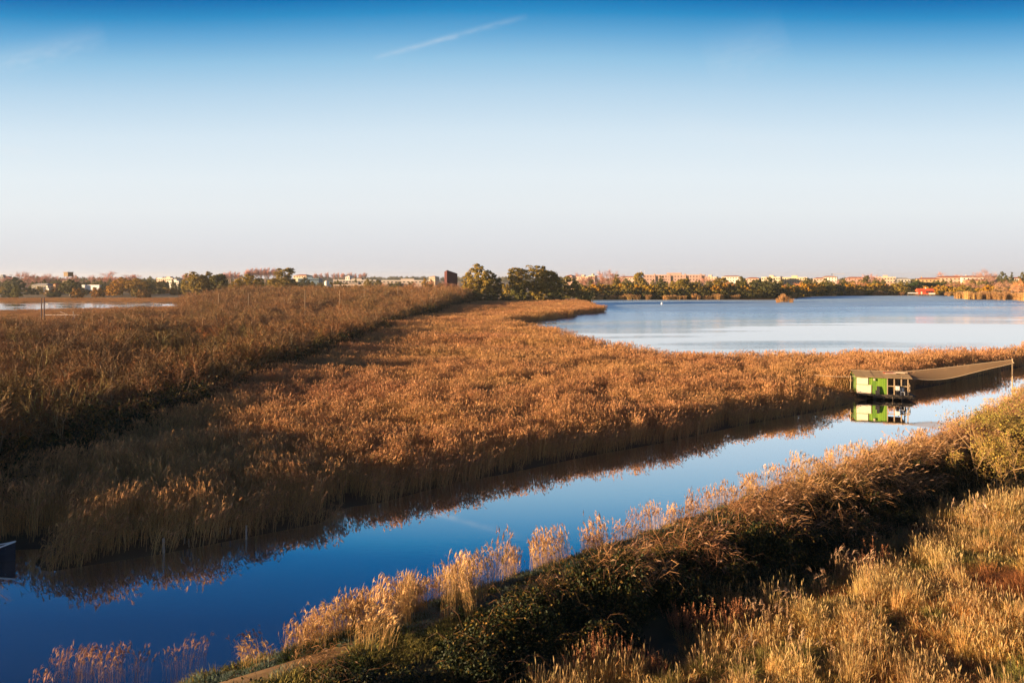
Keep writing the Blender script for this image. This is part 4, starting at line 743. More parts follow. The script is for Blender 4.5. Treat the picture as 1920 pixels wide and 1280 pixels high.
for u, vt, w, d, lb, c in ((1846, 502, 36, 700, "great round bare tree standing above the right roofs", (0.8, 0.75, 0.8)), (1785, 509, 26, 800, "faint bare tree behind the terracotta roofs", RED), (1622, 511, 30, 720, "bare russet tree behind the dark slim tree", RED), (1888, 524, 34, 500, "fan shaped bare willow on the right shore", (1.1, 1.0, 0.8)), (1914, 522, 24, 470, "pale yellow bare willow at the right edge", (1.7, 1.3, 0.7)),
        (1836, 528, 26, 560, "brown leafless tree behind the right hand reeds", (0.8, 0.7, 0.6)), (1860, 527, 28, 565, "dark brown leafless tree below the great bare tree", (0.75, 0.65, 0.6)), (1800, 525, 28, 580, "yellowish leafless tree right of the pine grove", (1.2, 0.95, 0.6)), (1780, 528, 22, 590, "leafless tree between pine grove and reeds", (1.0, 0.8, 0.6)), (1325, 515, 30, 700, "low bare tree between pink and cream blocks", RED), (1562, 523, 24, 680, "bare tree behind the green shore tree", RED), (1600, 526, 30, 620, "yellow brown leafless tree along the far shore", (1.2, 0.95, 0.6)),
        (1365, 526, 26, 560, "yellowish bare tree between two green shore trees", (1.5, 1.05, 0.5)), (1490, 527, 26, 560, "yellowish bare tree under the cream block", (1.4, 1.0, 0.5)), (1670, 528, 28, 640, "yellow brown bare tree below the balcony house", (1.3, 0.95, 0.5))): tree("bare_tree", u, vt, w, d, 'bare', lb, c)
# scrub belt along the far shore
def shore_y(u):    # distance of the far waterline along the ray at u
    us = [1040, 1075, 1110, 1180, 1350, 1440, 1478, 1500, 1530, 1600, 1680, 1750, 1800, 1860, 1990]; ds = [385, 400, 446, 448, 452, 458, 472, 500, 530, 555, 562, 556, 535, 505, 470]
    return float(np.interp(u, us, ds))
SG = "dark scrub bushes along the lake's far shore"; CG = "yellow cane clumps behind the far shore scrub"
u = 1092.0
while u < 1935:
    d = shore_y(u) + rng.uniform(5, 9); w = rng.uniform(18, 30)
    if not (1716 < u < 1752): tree("scrub_bush", u, rng.uniform(538, 545) if u < 1500 else rng.uniform(541, 547), w, d, 'bush', "dark green scrub bush in the belt along the lake's far shore", (0.5, 0.55, 0.55) if rng.uniform() < 0.75 else (1.0, 0.9, 0.6), SG, cat="bush")
    u += rng.uniform(9, 14)
u = 1098.0
while u < 1935:
    d = shore_y(u) + rng.uniform(16, 26); w = rng.uniform(20, 34)
    tree("cane_clump", u, rng.uniform(527, 536) if u < 1700 else rng.uniform(531, 538), w, d, 'bush', "yellow olive cane clump behind the far shore's dark scrub", [GLD, (2.2, 1.6, 0.7), OLV, (0.7, 0.75, 0.7)][int(rng.choice(4, p=[.36, .3, .22, .12]))], CG, cat="bush")
    u += rng.uniform(8, 13)
# background shrubbery on the left, beyond the pond, and the dark pine forest on the skyline
LG = "shrubs beyond the pond"
for i in range(64):
    u = rng.uniform(0, 345) if i < 40 else rng.uniform(560, 850); d = rng.uniform(470, 680); vt = rng.uniform(532, 545) if u < 345 else rng.uniform(530, 541)
    tree("far_shrub", u, vt, rng.uniform(14, 28), d, 'bush', "low mixed shrub in the rough ground beyond the pond", [OLV, (1.6, 1.0, 0.6), DRK, (1.9, 1.1, 0.7)][int(rng.integers(0, 4))], LG, cat="bush")
def forest(name, u0, u1, d, vt, col, label, n, kind='bush', jit=2.0):
    me0 = [PR[kind][1], PR['round'][1]]; c = proto_col(name, me0); us = rng.uniform(u0, u1, n); ds = d * rng.uniform(0.97, 1.05, n); x = (us - U0) / FPX * ds; H = CAMH - (vt + rng.uniform(-jit, jit, n) - V0) * ds / FPX
    W = rng.uniform(9, 18, n) * d / FPX / 1.3
    scatter(name, c, np.stack([x, ds, np.zeros(n)], 1), rots(n, 0.0), np.stack([W, W, H], 1), rng.integers(0, 2, n), label, "forest")
    return c
forest("pine_forest", 560, 1120, 2300, 518.5, None, "dark line of pine forest on the far skyline", 130, jit=0.8)
forest("left_woodland", -40, 600, 1150, 519, None, "dark woodland closing the view on the left", 120, jit=2.0)
forest("right_woodland", 1040, 1960, 1250, 520, None, "woodland between the houses of the far town", 190, jit=2.0)
for nm, us0, us1, dd, vt_, nn, lb in (("lakeside_woodland", 1085, 1935, 650, 526, 190, "mixed olive trees between the lake shore and the town"), ("pond_woodland", -10, 350, 690, 525.5, 60, "mixed trees behind the rough ground beyond the pond"), ("works_woodland", 350, 830, 700, 527.5, 60, "mixed trees before the works sheds")):
    forest(nm, us0, us1, dd, vt_, None, lb, nn, jit=3.0)
# golden reed tufts on the far shore
tuft = reed_patch("shore_tuft", 120, 1.2, 2.6, leaves=2, sw=0.03, lw=0.05, stem=(0.5, 0.29, 0.11), leaf=(0.5, 0.29, 0.11), pl=(0.5, 0.29, 0.13), fan=0.18, pls=1.6)
TG = "golden reed tufts along the lake's far shore"
for u in (1117, 1124, 1143, 1150, 1165, 1178, 1194, 1215, 1248, 1252, 1262, 1270, 1283, 1301, 1308, 1322, 1330, 1341, 1346, 1352, 1375, 1382, 1480, 1488, 1556, 1562, 1600, 1608, 1616, 1640, 1646, 1652, 1660, 1690, 1776):
    d = shore_y(u) + rng.uniform(0.5, 2.5); x, y = at(u, d); o = link("reed_tuft", tuft, None, (x, y, -0.05), rng.uniform(0, 6), (rng.uniform(1.2, 2.2), 1.3, rng.uniform(0.9, 1.35))); tag(o, "golden reed tuft at the foot of the far shore scrub", "reeds", TG)
IG = "clumps of the small reed islet in the lake"
for u, v, sc in ((1459, 567, 1.1), (1464, 566, 1.6), (1468, 565, 2.0), (1473, 566, 1.5), (1477, 566, 1.4), (1484, 567, 1.0)):
    x, y = gp(u, v); o = link("reed_tuft", tuft, None, (x, y, -0.1), rng.uniform(0, 6), (1.0, 1.0, sc * 0.8)); tag(o, "reed clump of the little golden islet standing in the lake", "reeds", IG)
RG = "tall golden reed stand on the right shore"
for k in range(46):
    u = 1793 + k * 2.9; v = np.interp(u, [1793, 1870, 1925], [560.5, 562, 564]) + rng.uniform(-1.6, 0); x, y = gp(u, v)
    if k % 9 in (4,) and k < 36: continue
    o = link("reed_tuft", tuft, None, (x, y, -0.1), rng.uniform(0, 6), (0.9, 1.4, rng.uniform(1.35, 1.9))); tag(o, "golden reed clump in the tall stand right of the boathouse", "reeds", RG)

# ------------------------------------------------------------------ buildings
def bm_mesh(name, s, mat): return s.mesh(name, mat)
_mats = {}
def pm(col, rough=0.8, noise=0.08, scale=0.6, **k):
    key = (col, rough, noise, scale, tuple(sorted(k.items())))
    if key not in _mats: _mats[key] = simple_mat(f"paint_{len(_mats)}", col, rough, noise, scale, **k)
    return _mats[key]
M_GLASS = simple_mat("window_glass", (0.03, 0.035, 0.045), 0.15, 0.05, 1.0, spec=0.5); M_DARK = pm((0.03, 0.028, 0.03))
W1 = (1, 1, 1)
def part(name, mat, parent, *boxes):
    s = Soup()
    for b in boxes: s.box(*b, np.array(W1))
    return link(name, s.mesh(name, mat), parent)
_win = {}
def win_mesh(w, h, shut=False):
    k = (w, h, shut)
    if k not in _win:
        s = Soup(); s.box(-w / 2, w / 2, -0.05, 0.05, 0, h, np.array(W1)); _win[k] = s.mesh("window", M_GLASS)
    return _win[k]
def hash_u(u): return math.sin(u * 12.9898) * 0.5 + 0.5
def building(name, u, vt, vroof, wpx, d, yaw, depth, wall, roofc, label, cat="building", rows=3, cols=8, hip=0.0, win=(1.1, 1.4), flat_trim=True, balc=0, chim=0, vbase=None, stairs=0):
    """u = centre, vt = eaves line in the photo at distance d, wpx = width; yaw turns the front"""
    x, y = at(u, d); base = 0.2; vt = vt + (1.2 if u > 1050 else 0) + (hash_u(u) * 1.6 - 0.4 if u > 1300 else 0); H = CAMH - (vt - V0) * d / FPX - base; W = wpx * d / FPX
    wall = tuple(0.72 * c for c in wall); e = empty(name, (x, y, base), yaw); tag(e, label, cat); wm = pm(wall)
    part("wall", wm, e, (-W / 2, W / 2, -depth / 2, depth / 2, -0.3, H))
    rm = pm(roofc)
    if hip > 0:
        s = Soup(); o = 0.5; a = np.array([[-W / 2 - o, -depth / 2 - o, H + .02], [W / 2 + o, -depth / 2 - o, H + .02], [W / 2 + o, depth / 2 + o, H + .02], [-W / 2 - o, depth / 2 + o, H + .02]]); r0 = np.array([-W / 2 + depth * 0.4, 0, H + hip]); r1 = np.array([W / 2 - depth * 0.4, 0, H + hip])
        for q in ((a[0], a[1], r1, r0), (a[2], a[3], r0, r1), (a[1], a[2], r1, r1), (a[3], a[0], r0, r0), (a[3], a[2], a[1], a[0])): s.quads(np.array(q)[None], np.array(W1))
        roof = link("roof", s.mesh("roof", rm), e)
    else:
        roof = part("roof", rm, e, (-W / 2 - .25, W / 2 + .25, -depth / 2 - .25, depth / 2 + .25, H + .004, H + .45))
        part("stair_head", wm, e, (-W * .12, W * .12, -2, 2, H + .46, H + 2.4))
    for k in range(chim): part("chimney", wm, roof, (W * (-.3 + .5 * k), W * (-.3 + .5 * k) + .8, -.4, .4, H + hip * .4, H + hip + 1.0))
    fh = H / max(rows, 1)
    if rows * fh > 3.4 * rows: fh = min(fh, 3.3)
    for r in range(rows):
        z = H - (r + 1) * fh + fh * 0.32
        for c in range(cols):
            if stairs and (c % stairs == stairs - 1): continue
            link("window", win_mesh(*win), e, (-W / 2 + (c + .5) * W / cols, -depth / 2 - .03, z))
    if stairs:
        for c in range(cols):
            if c % stairs == stairs - 1:
                xx = -W / 2 + (c + .5) * W / cols; part("loggia", M_DARK, e, (xx - 1.3, xx + 1.3, -depth / 2 - .06, -depth / 2 + .06, 0.5, H - .8)); part("stair_tower", wm, e, (xx - 3.2, xx - 1.6, -depth / 2 - .5, -depth / 2 - .003, 0, H + 1.5))
    if balc:
        for r in range(rows):
            z = H - (r + 1) * fh; part("balcony", wm, e, (-W / 2 + W * .1, W / 2 - W * .1, -depth / 2 - 1.5, -depth / 2 - .004, z, z + 1.0))
    return e
PINK, CREAM, PEACH, TERRA, WHITE, OCHRE, GREY = (0.55, 0.36, 0.30), (0.66, 0.54, 0.40), (0.60, 0.42, 0.32), (0.36, 0.13, 0.07), (0.72, 0.68, 0.62), (0.60, 0.40, 0.20), (0.33, 0.33, 0.34)
Y_ = -0.5     # fronts turned a little to the low sun on the left
building("apartment_block", 1264, 514.5, 0, 112, 780, -0.32, 11, PINK, PINK, "long pink apartment block with dark stair slots above the shore trees", rows=3, cols=20, stairs=5)
building("house", 1070, 516.5, 0, 14, 760, Y_, 10, PEACH, TERRA, "pink house with a tiled roof right behind the largest tree", hip=1.6, rows=2, cols=4)
building("house", 1094, 518, 0, 26, 800, Y_, 10, CREAM, PEACH, "cream flat roofed house left of the large bare tree", rows=2, cols=5)
building("house", 1112, 516, 0, 12, 820, Y_, 9, CREAM, CREAM, "narrow cream house behind the bare tree's left side", rows=3, cols=3)
building("house", 1178, 518.5, 0, 30, 820, Y_, 10, PEACH, TERRA, "peach house with low tiled roof left of the pink block", hip=1.2, rows=2, cols=6)
building("apartment_block", 1332, 518.5, 0, 26, 840, Y_, 10, CREAM, GREY, "cream block with dark balconies right of the pink block", rows=3, cols=5, balc=1)
building("house", 1372, 517, 0, 34, 900, Y_, 12, WHITE, TERRA, "pale block with red attic floor behind the shore trees", hip=1.4, rows=3, cols=7)
building("house", 1412, 520, 0, 24, 880, Y_, 10, PEACH, TERRA, "peach house between two dark shore trees", hip=1.5, rows=2, cols=4)
building("apartment_block", 1447, 518.5, 0, 34, 800, -0.55, 10, CREAM, CREAM, "cream apartment block, left half of the sunlit pair", rows=4, cols=8)
building("apartment_block", 1490, 518.5, 0, 44, 810, -0.45, 10, (0.68, 0.56, 0.36), CREAM, "cream apartment block, right half of the sunlit pair", rows=4, cols=10)
building("house", 1537, 521, 0, 22, 860, Y_, 10, PEACH, TERRA, "low peach house right of the cream blocks", hip=1.3, rows=2, cols=4)
building("house", 1556, 518.5, 0, 26, 900, Y_, 10, WHITE, TERRA, "white house with a red roof behind the green shore tree", hip=1.4, rows=2, cols=5)
building("house", 1604, 519.5, 0, 34, 860, Y_, 10, (0.5, 0.3, 0.24), TERRA, "long reddish house behind the bare russet tree", hip=1.6, rows=2, cols=7)
building("apartment_block", 1660, 519, 0, 34, 780, Y_, 10, PEACH, CREAM, "peach terraced block left of the balcony house", rows=3, cols=7)
building("apartment_block", 1692, 521.5, 0, 26, 720, Y_, 10, (0.5, 0.47, 0.42), GREY, "pale grey house with stacked balconies and dark roof", hip=1.5, rows=3, cols=5, balc=1)
building("house", 1740, 521, 0, 38, 740, -0.4, 10, OCHRE, TERRA, "ochre house with tiled roof above the pine grove", hip=1.6, rows=2, cols=6, chim=1)
building("house", 1785, 518, 0, 52, 780, -0.4, 11, PEACH, TERRA, "wide peach house with a long terracotta roof", hip=1.8, rows=3, cols=8, chim=2)
building("house", 1822, 519, 0, 34, 760, -0.4, 11, WHITE, TERRA, "white walled house below the great bare tree", hip=1.7, rows=2, cols=5, chim=1)
building("house", 1852, 519.5, 0, 32, 770, -0.4, 11, PEACH, TERRA, "peach house right of the great bare tree", hip=1.7, rows=2, cols=5, chim=1)
building("house", 1905, 520, 0, 18, 760, -0.4, 10, WHITE, TERRA, "small white house behind the right hand cypress", hip=1.5, rows=2, cols=3)
building("house", 1830, 524, 0, 40, 720, -0.4, 10, OCHRE, TERRA, "low ochre house in front of the white walled one", hip=1.5, rows=1, cols=6)
# left: sheds and works beyond the pond
building("warehouse", 318, 522, 0, 46, 900, -0.5, 14, PEACH, WHITE, "low pinkish warehouse left of the olive trees", rows=1, cols=8, win=(2.2, 1.2))
building("warehouse", 331, 527.5, 0, 30, 760, -0.4, 10, WHITE, WHITE, "white roofed shed in front of the pinkish warehouse", rows=1, cols=5, win=(1.6, 1.0))
building("shed", 82, 534, 0, 42, 600, -0.4, 8, (0.22, 0.2, 0.18), GREY, "long low shed with a grey roof at the left", hip=1.2, rows=1, cols=6)
building("shed", 93, 541, 0, 18, 560, -0.5, 5, WHITE, GREY, "small white walled shed before the grey roofed one", rows=1, cols=2)
building("hut", 107, 533, 0, 8, 560, -0.6, 4, (0.42, 0.22, 0.1), TERRA, "little brick hut left of the watchtower", hip=0.8, rows=1, cols=1)
building("warehouse", 582, 522.5, 0, 40, 950, -0.1, 14, (0.16, 0.25, 0.34), (0.18, 0.28, 0.38), "blue warehouse behind the white tank", rows=1, cols=10, win=(2.5, 1.2))
building("warehouse", 568, 517, 0, 30, 1050, -0.4, 14, CREAM, TERRA, "cream hall right of the tallest narrow tree", hip=2.0, rows=1, cols=5, win=(2, 1.5))
building("greenhouse", 670, 525.5, 0, 84, 840, -0.2, 16, (0.42, 0.36, 0.33), WHITE, "long low pale sheds of the works beyond the thicket", rows=1, cols=14, win=(2.2, 1.4))
building("greenhouse", 665, 534.5, 0, 76, 640, -0.2, 10, (0.30, 0.26, 0.24), PEACH, "nearer long shed with a pink edged roof", rows=1, cols=12, win=(2.0, 1.2))
building("greenhouse", 765, 526, 0, 110, 900, -0.2, 14, (0.5, 0.42, 0.38), WHITE, "long white roofed shed below the skyline forest", rows=1, cols=14, win=(2.5, 1.2))
building("house", 655, 519.5, 0, 10, 880, -0.4, 8, WHITE, WHITE, "white gabled house among the works sheds", hip=2.2, rows=1, cols=2)
building("house", 814, 519.5, 0, 14, 760, -0.5, 8, CREAM, PEACH, "cream house just left of the rust red tower", hip=1.4, rows=1, cols=3)
building("house", 6, 518.5, 0, 20, 900, -0.2, 12, GREY, (0.08, 0.09, 0.11), "dark flat roofed hall at the left edge", rows=1, cols=4)
# white containers
for u, w, lb in ((158.5, 7, "short white container at the left of the long one"), (177, 28, "long white container beyond the watchtower")):
    x, y = at(u, 600); W = w * 600 / FPX; e = empty("container", (x, y, 3.6), -0.25); tag(e, lb, "container"); mt = pm((0.75, 0.76, 0.78))
    part("body", mt, e, (-W / 2, W / 2, -1.3, 1.3, 0, 4.2)); part("door", pm((0.5, 0.55, 0.6)), e, (-W / 2 - .06, -W / 2 - .003, -1.2, 1.2, .1, 4.0))
    part("stand", M_DARK, e, (-W / 2 + .3, W / 2 - .3, -1.0, 1.0, -3.5, -.003))
    for k in range(max(2, int(W))): part("rib", mt, e, (-W / 2 + (k + .4) * W / max(2, int(W)), -W / 2 + (k + .6) * W / max(2, int(W)), -1.38, -1.302, .1, 4.1))
# round tank
x, y = at(613, 600); e = empty("storage_tank", (x, y, 0.2)); tag(e, "upright white cylindrical tank beyond the thicket", "tank"); s = Soup(); s.tubes([[0, 0, 0]], [[0, 0, 10.6]], 1.9, 1.9, np.array(W1), 16); link("body", s.mesh("body", pm((0.72, 0.7, 0.66))), e)
s = Soup(); s.tubes([[0, 0, 10.6]], [[0, 0, 11.3]], 1.95, 0.3, np.array(W1), 16); link("lid", s.mesh("lid", pm((0.6, 0.58, 0.55))), e)
s = Soup(); s.tubes([[-1.95, -.6, 0], [-1.95, -.1, 0]], [[-1.95, -.6, 10.8], [-1.95, -.1, 10.8]], .05, .05, np.array(W1), 4); link("ladder", s.mesh("ladder", M_DARK), e)
s = Soup(); s.tubes([[2.8, 0, 0]], [[2.8, 0, 7.5]], 0.9, 0.9, np.array(W1), 12); s.tubes([[2.8, 0, 7.5]], [[2.8, 0, 7.9]], 0.9, 0.1, np.array(W1), 12); link("side_tank", s.mesh("side_tank", pm((0.62, 0.58, 0.52))), e)
# wooden watchtower
x, y = at(128, 560); e = empty("watchtower", (x, y, 0.2), -0.4); tag(e, "brown wooden watchtower rising behind the dark leafy tree", "tower"); WOOD = pm((0.21, 0.15, 0.09), noise=.15, scale=2)
zt = CAMH + 4.2
for a in (-1, 1):
    for b in (-1, 1): s = Soup(); s.tubes([[a * 2.4, b * 2.4, -.3]], [[a * 1.9, b * 1.9, zt - 3.5]], .16, .14, np.array(W1), 6); link("leg", s.mesh("leg", WOOD), e)
part("platform", WOOD, e, (-2.8, 2.8, -2.8, 2.8, zt - 8.6, zt - 8.3)); part("parapet", WOOD, e, (-2.7, 2.7, -2.75, -2.65, zt - 8.28, zt - 6.9), (-2.75, -2.65, -2.6, 2.7, zt - 8.28, zt - 6.9), (2.65, 2.75, -2.6, 2.7, zt - 8.28, zt - 6.9))
part("cabin", WOOD, e, (-2.4, 2.4, -2.0, 2.4, zt - 3.6, zt - .6)); part("roof", pm((0.25, 0.18, 0.11)), e, (-2.6, 2.6, -2.5, 2.7, zt - .59, zt - .2))
for k in (-1, 1): s = Soup(); s.tubes([[k * 2.3, -2.3, 2]], [[-k * 2.1, -2.1, 7]], .09, .09, np.array(W1), 4); link("brace", s.mesh("brace", WOOD), e)
# rust red steel tower
x, y = at(845, 430); zt = CAMH - (507 - V0) * 430 / FPX; zr = CAMH - (513.5 - V0) * 430 / FPX; e = empty("steel_tower", (x, y, 0.2)); tag(e, "rust red steel tower with a slanted top among bare shrubs", "tower"); M_COR = simple_mat("rusted_steel", (0.115, 0.035, 0.035), 0.8, 0.12, 0.8, bump=.1)
px = 430 / FPX; fp = np.array([[-11.5 * px, -1.2], [-6 * px, -2.2], [12.5 * px, 0.6], [11 * px, 4.5], [-10 * px, 3.5]]); tz = [zt - 1.0, zt, zr, zr - .3, zt - .6]
s = Soup(); n = len(fp); s2 = Soup()
for k in range(n):
    a, b = fp[k], fp[(k + 1) % n]; q = np.array([[a[0], a[1], -.3], [b[0], b[1], -.3], [b[0], b[1], tz[(k + 1) % n]], [a[0], a[1], tz[k]]]); s.quads(q[None], np.array(W1))
c0 = np.array([[*fp[k], tz[k]] for k in range(n)]); s.quads(np.array([c0[0], c0[1], c0[2], c0[3]])[None], np.array(W1)); s.quads(np.array([c0[0], c0[3], c0[4], c0[4]])[None], np.array(W1)); link("shell", s.mesh("shell", M_COR), e)
for f in np.linspace(0.12, 0.92, 7):
    p = fp[1] + (fp[2] - fp[1]) * f; h = tz[1] + (tz[2] - tz[1]) * f; s2 = Soup(); s2.tubes([[p[0], p[1] - .06, 0]], [[p[0], p[1] - .06, h - .1]], .09, .09, np.array(W1), 4); link("seam", s2.mesh("seam", M_COR), e)
s2 = Soup(); s2.tubes([[fp[1][0], fp[1][1] - .05, 0]], [[fp[1][0], fp[1][1] - .05, tz[1]]], .3, .3, np.array(W1), 6); link("corner_post", s2.mesh("corner_post", pm((0.07, 0.02, 0.03))), e)
# red boathouse on stilts
x, y = at(1734, 548); e = empty("boathouse", (x, y, 0), -0.25); tag(e, "red roofed boathouse on stilts at the lake's far shore", "boathouse"); px = 548 / FPX
RD = pm((0.50, 0.07, 0.03)); part("wall", RD, e, (-5.2, 5.2, -2.5, 2.5, 1.3, 4.0))
s = Soup(); a = np.array([[-6, -3.6, 3.7], [6, -3.6, 3.7], [6, 3.2, 3.7], [-6, 3.2, 3.7]]); r0, r1 = np.array([-5.6, 0, 5.6]), np.array([5.6, 0, 5.6])
for q in ((a[0], a[1], r1, r0), (a[2], a[3], r0, r1), (a[1], a[2], r1, r1), (a[3], a[0], r0, r0)): s.quads(np.array(q)[None], np.array(W1))
link("roof", s.mesh("roof", pm((0.58, 0.10, 0.04))), e); part("deck", pm((0.3, 0.2, 0.12)), e, (-6, 6, -4.2, 2.6, 1.0, 1.28)); part("railing", pm((0.7, 0.6, 0.5)), e, (1.5, 5.9, -4.2, -4.1, 1.3, 2.3))
for k in range(3): link("window", win_mesh(1.3, 1.1), e, (0.8 + k * 1.6, -2.53, 2.2))
part("chimney", pm((0.7, 0.65, 0.6)), e, (.2, .8, -.3, .3, 4.6, 6.4)); part("door", pm((0.65, 0.55, 0.4)), e, (-3.4, -2.4, -2.56, -2.503, 1.3, 3.2))
for k in range(6):
    for b in (-3.6, 2.0): s = Soup(); s.tubes([[-5.5 + 2.2 * k, b, -1]], [[-5.5 + 2.2 * k, b, 1.0]], .16, .16, np.array(W1), 6); link("stilt", s.mesh("stilt", WOOD), e)
x, y = at(1714, 548); e = empty("jetty", (x, y, 0), -0.1); tag(e, "white railed jetty left of the red boathouse", "jetty"); part("deck", WOOD, e, (-5, 3.6, -.8, .8, .9, 1.1)); part("railing", pm((0.75, 0.72, 0.68)), e, (-5, 3.6, -.86, -.8, 1.7, 2.5))
for k in range(4): s = Soup(); s.tubes([[-4.6 + 2.6 * k, 0, -1]], [[-4.6 + 2.6 * k, 0, 0.9]], .14, .14, np.array(W1), 6); link("stilt", s.mesh("stilt", WOOD), e)
# crane and masts of the town
x, y = at(1563, 1100); e = empty("crane", (x, y, 0)); tag(e, "thin construction crane over the far town roofs", "crane"); s = Soup(); s.tubes([[0, 0, 0]], [[0, 0, 20]], .35, .35, np.array(W1), 4); link("mast", s.mesh("mast", pm((0.45, 0.42, 0.4))), e); s = Soup(); s.tubes([[-2, 0, 19]], [[14, -6, 19.3]], .3, .2, np.array(W1), 4); link("jib", s.mesh("jib", pm((0.45, 0.42, 0.4))), e); part("counterweight", M_DARK, e, (-3.4, -2, -.6, .6, 18, 19.4))
for u, lb in ((1201, "thin white mast left of the pink block"), (1208, "second thin white mast just left of the pink block")):
    x, y = at(u, 800); s = Soup(); s.tubes([[0, 0, 0], [0, 0, 10], [-.8, 0, 21]], [[0, 0, 10], [0, 0, 22], [.8, 0, 21]], [.25, .18, .06], [.18, .08, .06], np.array(W1), 5); tag(link("antenna_mast", s.mesh("antenna_mast", pm((0.75, 0.72, 0.7))), None, (x, y, 0.2)), lb, "mast")

# ------------------------------------------------------------------ the fishing hut with its lift net
A0 = np.array([39.9, 83.2]); fd = np.array([0.965, -0.262]); bd = np.array([0.262, 0.965])       # along the front (left to right), and back from it
yaw = math.atan2(fd[1], fd[0]); hut = empty("fishing_hut", (A0[0], A0[1], 0), yaw); tag(hut, "green fishing hut on stilts with an open slatted porch over the canal", "hut")
LW, TW_, DP = 3.15, 5.3, 4.2; zf, ze = 0.62, 2.62
M_DECK = pm((0.10, 0.08, 0.06), noise=.15, scale=2); M_POST = pm((0.36, 0.27, 0.17), noise=.12, scale=2); M_ROOF = pm((0.36, 0.25, 0.13), noise=.14, scale=1.2)
# green boards, one by one
for k in range(16):
    x0 = k * LW / 16; j = rng.uniform(0, .012); s = Soup(); s.box(x0 + .008, x0 + LW / 16 - .008, -.03 - j, .03, zf + .02, ze - .04, np.array(W1)); g = rng.uniform(.8, 1.15)
    link("board", s.mesh("board", [pm((0.17, 0.31, 0.028), noise=.12, scale=4, stretch=(1, 1, .3)), pm((0.20, 0.34, 0.035), noise=.12, scale=4, stretch=(1, 1, .3)), pm((0.12, 0.24, 0.03), noise=.14, scale=4, stretch=(1, 1, .3))][int(rng.integers(0, 3))]), hut)
part("shutter", pm((0.80, 0.64, 0.48), noise=.12, scale=3), hut, (-.06, 1.12, -.10, -.047, zf + 1.08, zf + 1.84)); part("shutter", pm((0.80, 0.64, 0.48), noise=.15, scale=3), hut, (-.08, 1.45, -.10, -.047, zf + .05, zf + 1.02))
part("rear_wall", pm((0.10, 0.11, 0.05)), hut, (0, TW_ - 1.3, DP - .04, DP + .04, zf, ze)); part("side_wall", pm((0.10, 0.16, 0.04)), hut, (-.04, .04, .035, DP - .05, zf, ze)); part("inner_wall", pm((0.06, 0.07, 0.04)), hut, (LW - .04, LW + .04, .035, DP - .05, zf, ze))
part("lamp", pm((0.5, 0.4, 0.3)), hut, (1.7, 1.85, -.2, -.05, ze - .45, ze - .2))
for k, xx in enumerate((LW, LW + .72, LW + 1.45, TW_ - .02)):
    part("post", M_POST, hut, (xx - .05, xx + .05, -.05, .05, zf + .001, ze - .05))
for yy in (1.4, 2.8, DP): part("post", M_POST, hut, (TW_ - .07, TW_ + .03, yy - .05, yy + .05, zf + .001, ze - .05))
part("rail", M_POST, hut, (LW + .06, LW + .66, -.03, .03, zf + .92, zf + 1.02), (LW + .78, LW + 1.39, -.03, .03, zf + .92, zf + 1.02), (LW + 1.51, TW_ - .08, -.03, .03, zf + .92, zf + 1.02)); part("rail", M_POST, hut, (TW_ - .05, TW_ + .01, .06, DP - .06, zf + .85, zf + .93))
part("deck", M_DECK, hut, (-.2, TW_ + .35, -.45, DP + .2, zf - .14, zf))
part("lower_beam", M_DECK, hut, (1.6, TW_ + .5, -.3, -.12, zf - .36, zf - .142)); part("platform", M_DECK, hut, (TW_ - .2, TW_ + .9, .2, DP, zf - .2, zf - .12))
for k in range(7):
    for yy in (-.3, 1.5, 3.8): s = Soup(); xx = -.05 + k * .93; s.tubes([[xx, yy, -1.1]], [[xx, yy, zf - .145]], .06, .055, np.array(W1), 6); link("stilt", s.mesh("stilt", M_DECK), hut)
# roof: sheets of tan felt, sagging towards the eaves
for k in range(6):
    xa, xb = -.25 + k * (TW_ + .6) / 6, -.25 + (k + 1) * (TW_ + .6) / 6 - .02; dz = rng.uniform(0, .03); s = Soup(); q = np.array([[xa, -.42, ze - .02 + dz], [xb, -.42, ze - .03 + dz], [xb, DP * .5, ze + .36 + dz], [xa, DP * .5, ze + .34 + dz]]); q2 = np.array([[xa, DP * .5, ze + .34 + dz], [xb, DP * .5, ze + .36 + dz], [xb, DP + .4, ze + .1 + dz], [xa, DP + .4, ze + .1 + dz]])
    for w in (q, q2): s.quads(w[None], np.array(W1)); s.quads((w - np.array([0, 0, .04]))[None, ::-1], np.array(W1))
    s.box(xa, xb, -.43, -.40, ze - .08 + dz, ze - .03 + dz, np.array(W1)); link("roof_sheet", s.mesh("roof_sheet", [M_ROOF, pm((0.40, 0.28, 0.15), noise=.14, scale=1.2)][k % 2]), hut)
part("roof_ridge", M_POST, hut, (-.3, TW_ + .4, DP * .5 - .07, DP * .5 + .07, ze + .40, ze + .45))
# things on and about the hut
def at_hut(lx, ly, z): return (A0[0] + fd[0] * lx + bd[0] * ly, A0[1] + fd[1] * lx + bd[1] * ly, z)
def hthing(name, lx, ly, z, label, cat, parts, rz=0.0, tilt=0.0):
    e = empty(name, at_hut(lx, ly, z), yaw + rz); e.rotation_euler[0] = tilt; tag(e, label, cat)
    for pn, mt, bx in parts: part(pn, mt, e, *bx)
    return e
hthing("roof_panel", 3.75, 1.3, ze + .30, "rusty red metal sheet lying on the hut roof", "metal sheet", [("sheet", pm((0.40, 0.09, 0.05), noise=.15), [(-.7, .5, -.3, .35, .0, .05)]), ("edge_lip", pm((0.68, 0.5, 0.38)), [(-.7, .5, -.36, -.302, .0, .09)])], .15, .12)
hthing("roof_plank", 4.7, 1.5, ze + .33, "pale weathered boards stacked at the right end of the hut roof", "boards", [("plank", pm((0.68, 0.5, 0.36)), [(-.6, .6, -.25, -.02, .0, .05)]), ("plank", pm((0.6, 0.44, 0.3)), [(-.3, .9, .02, .25, .02, .07)])], -.1, .1)
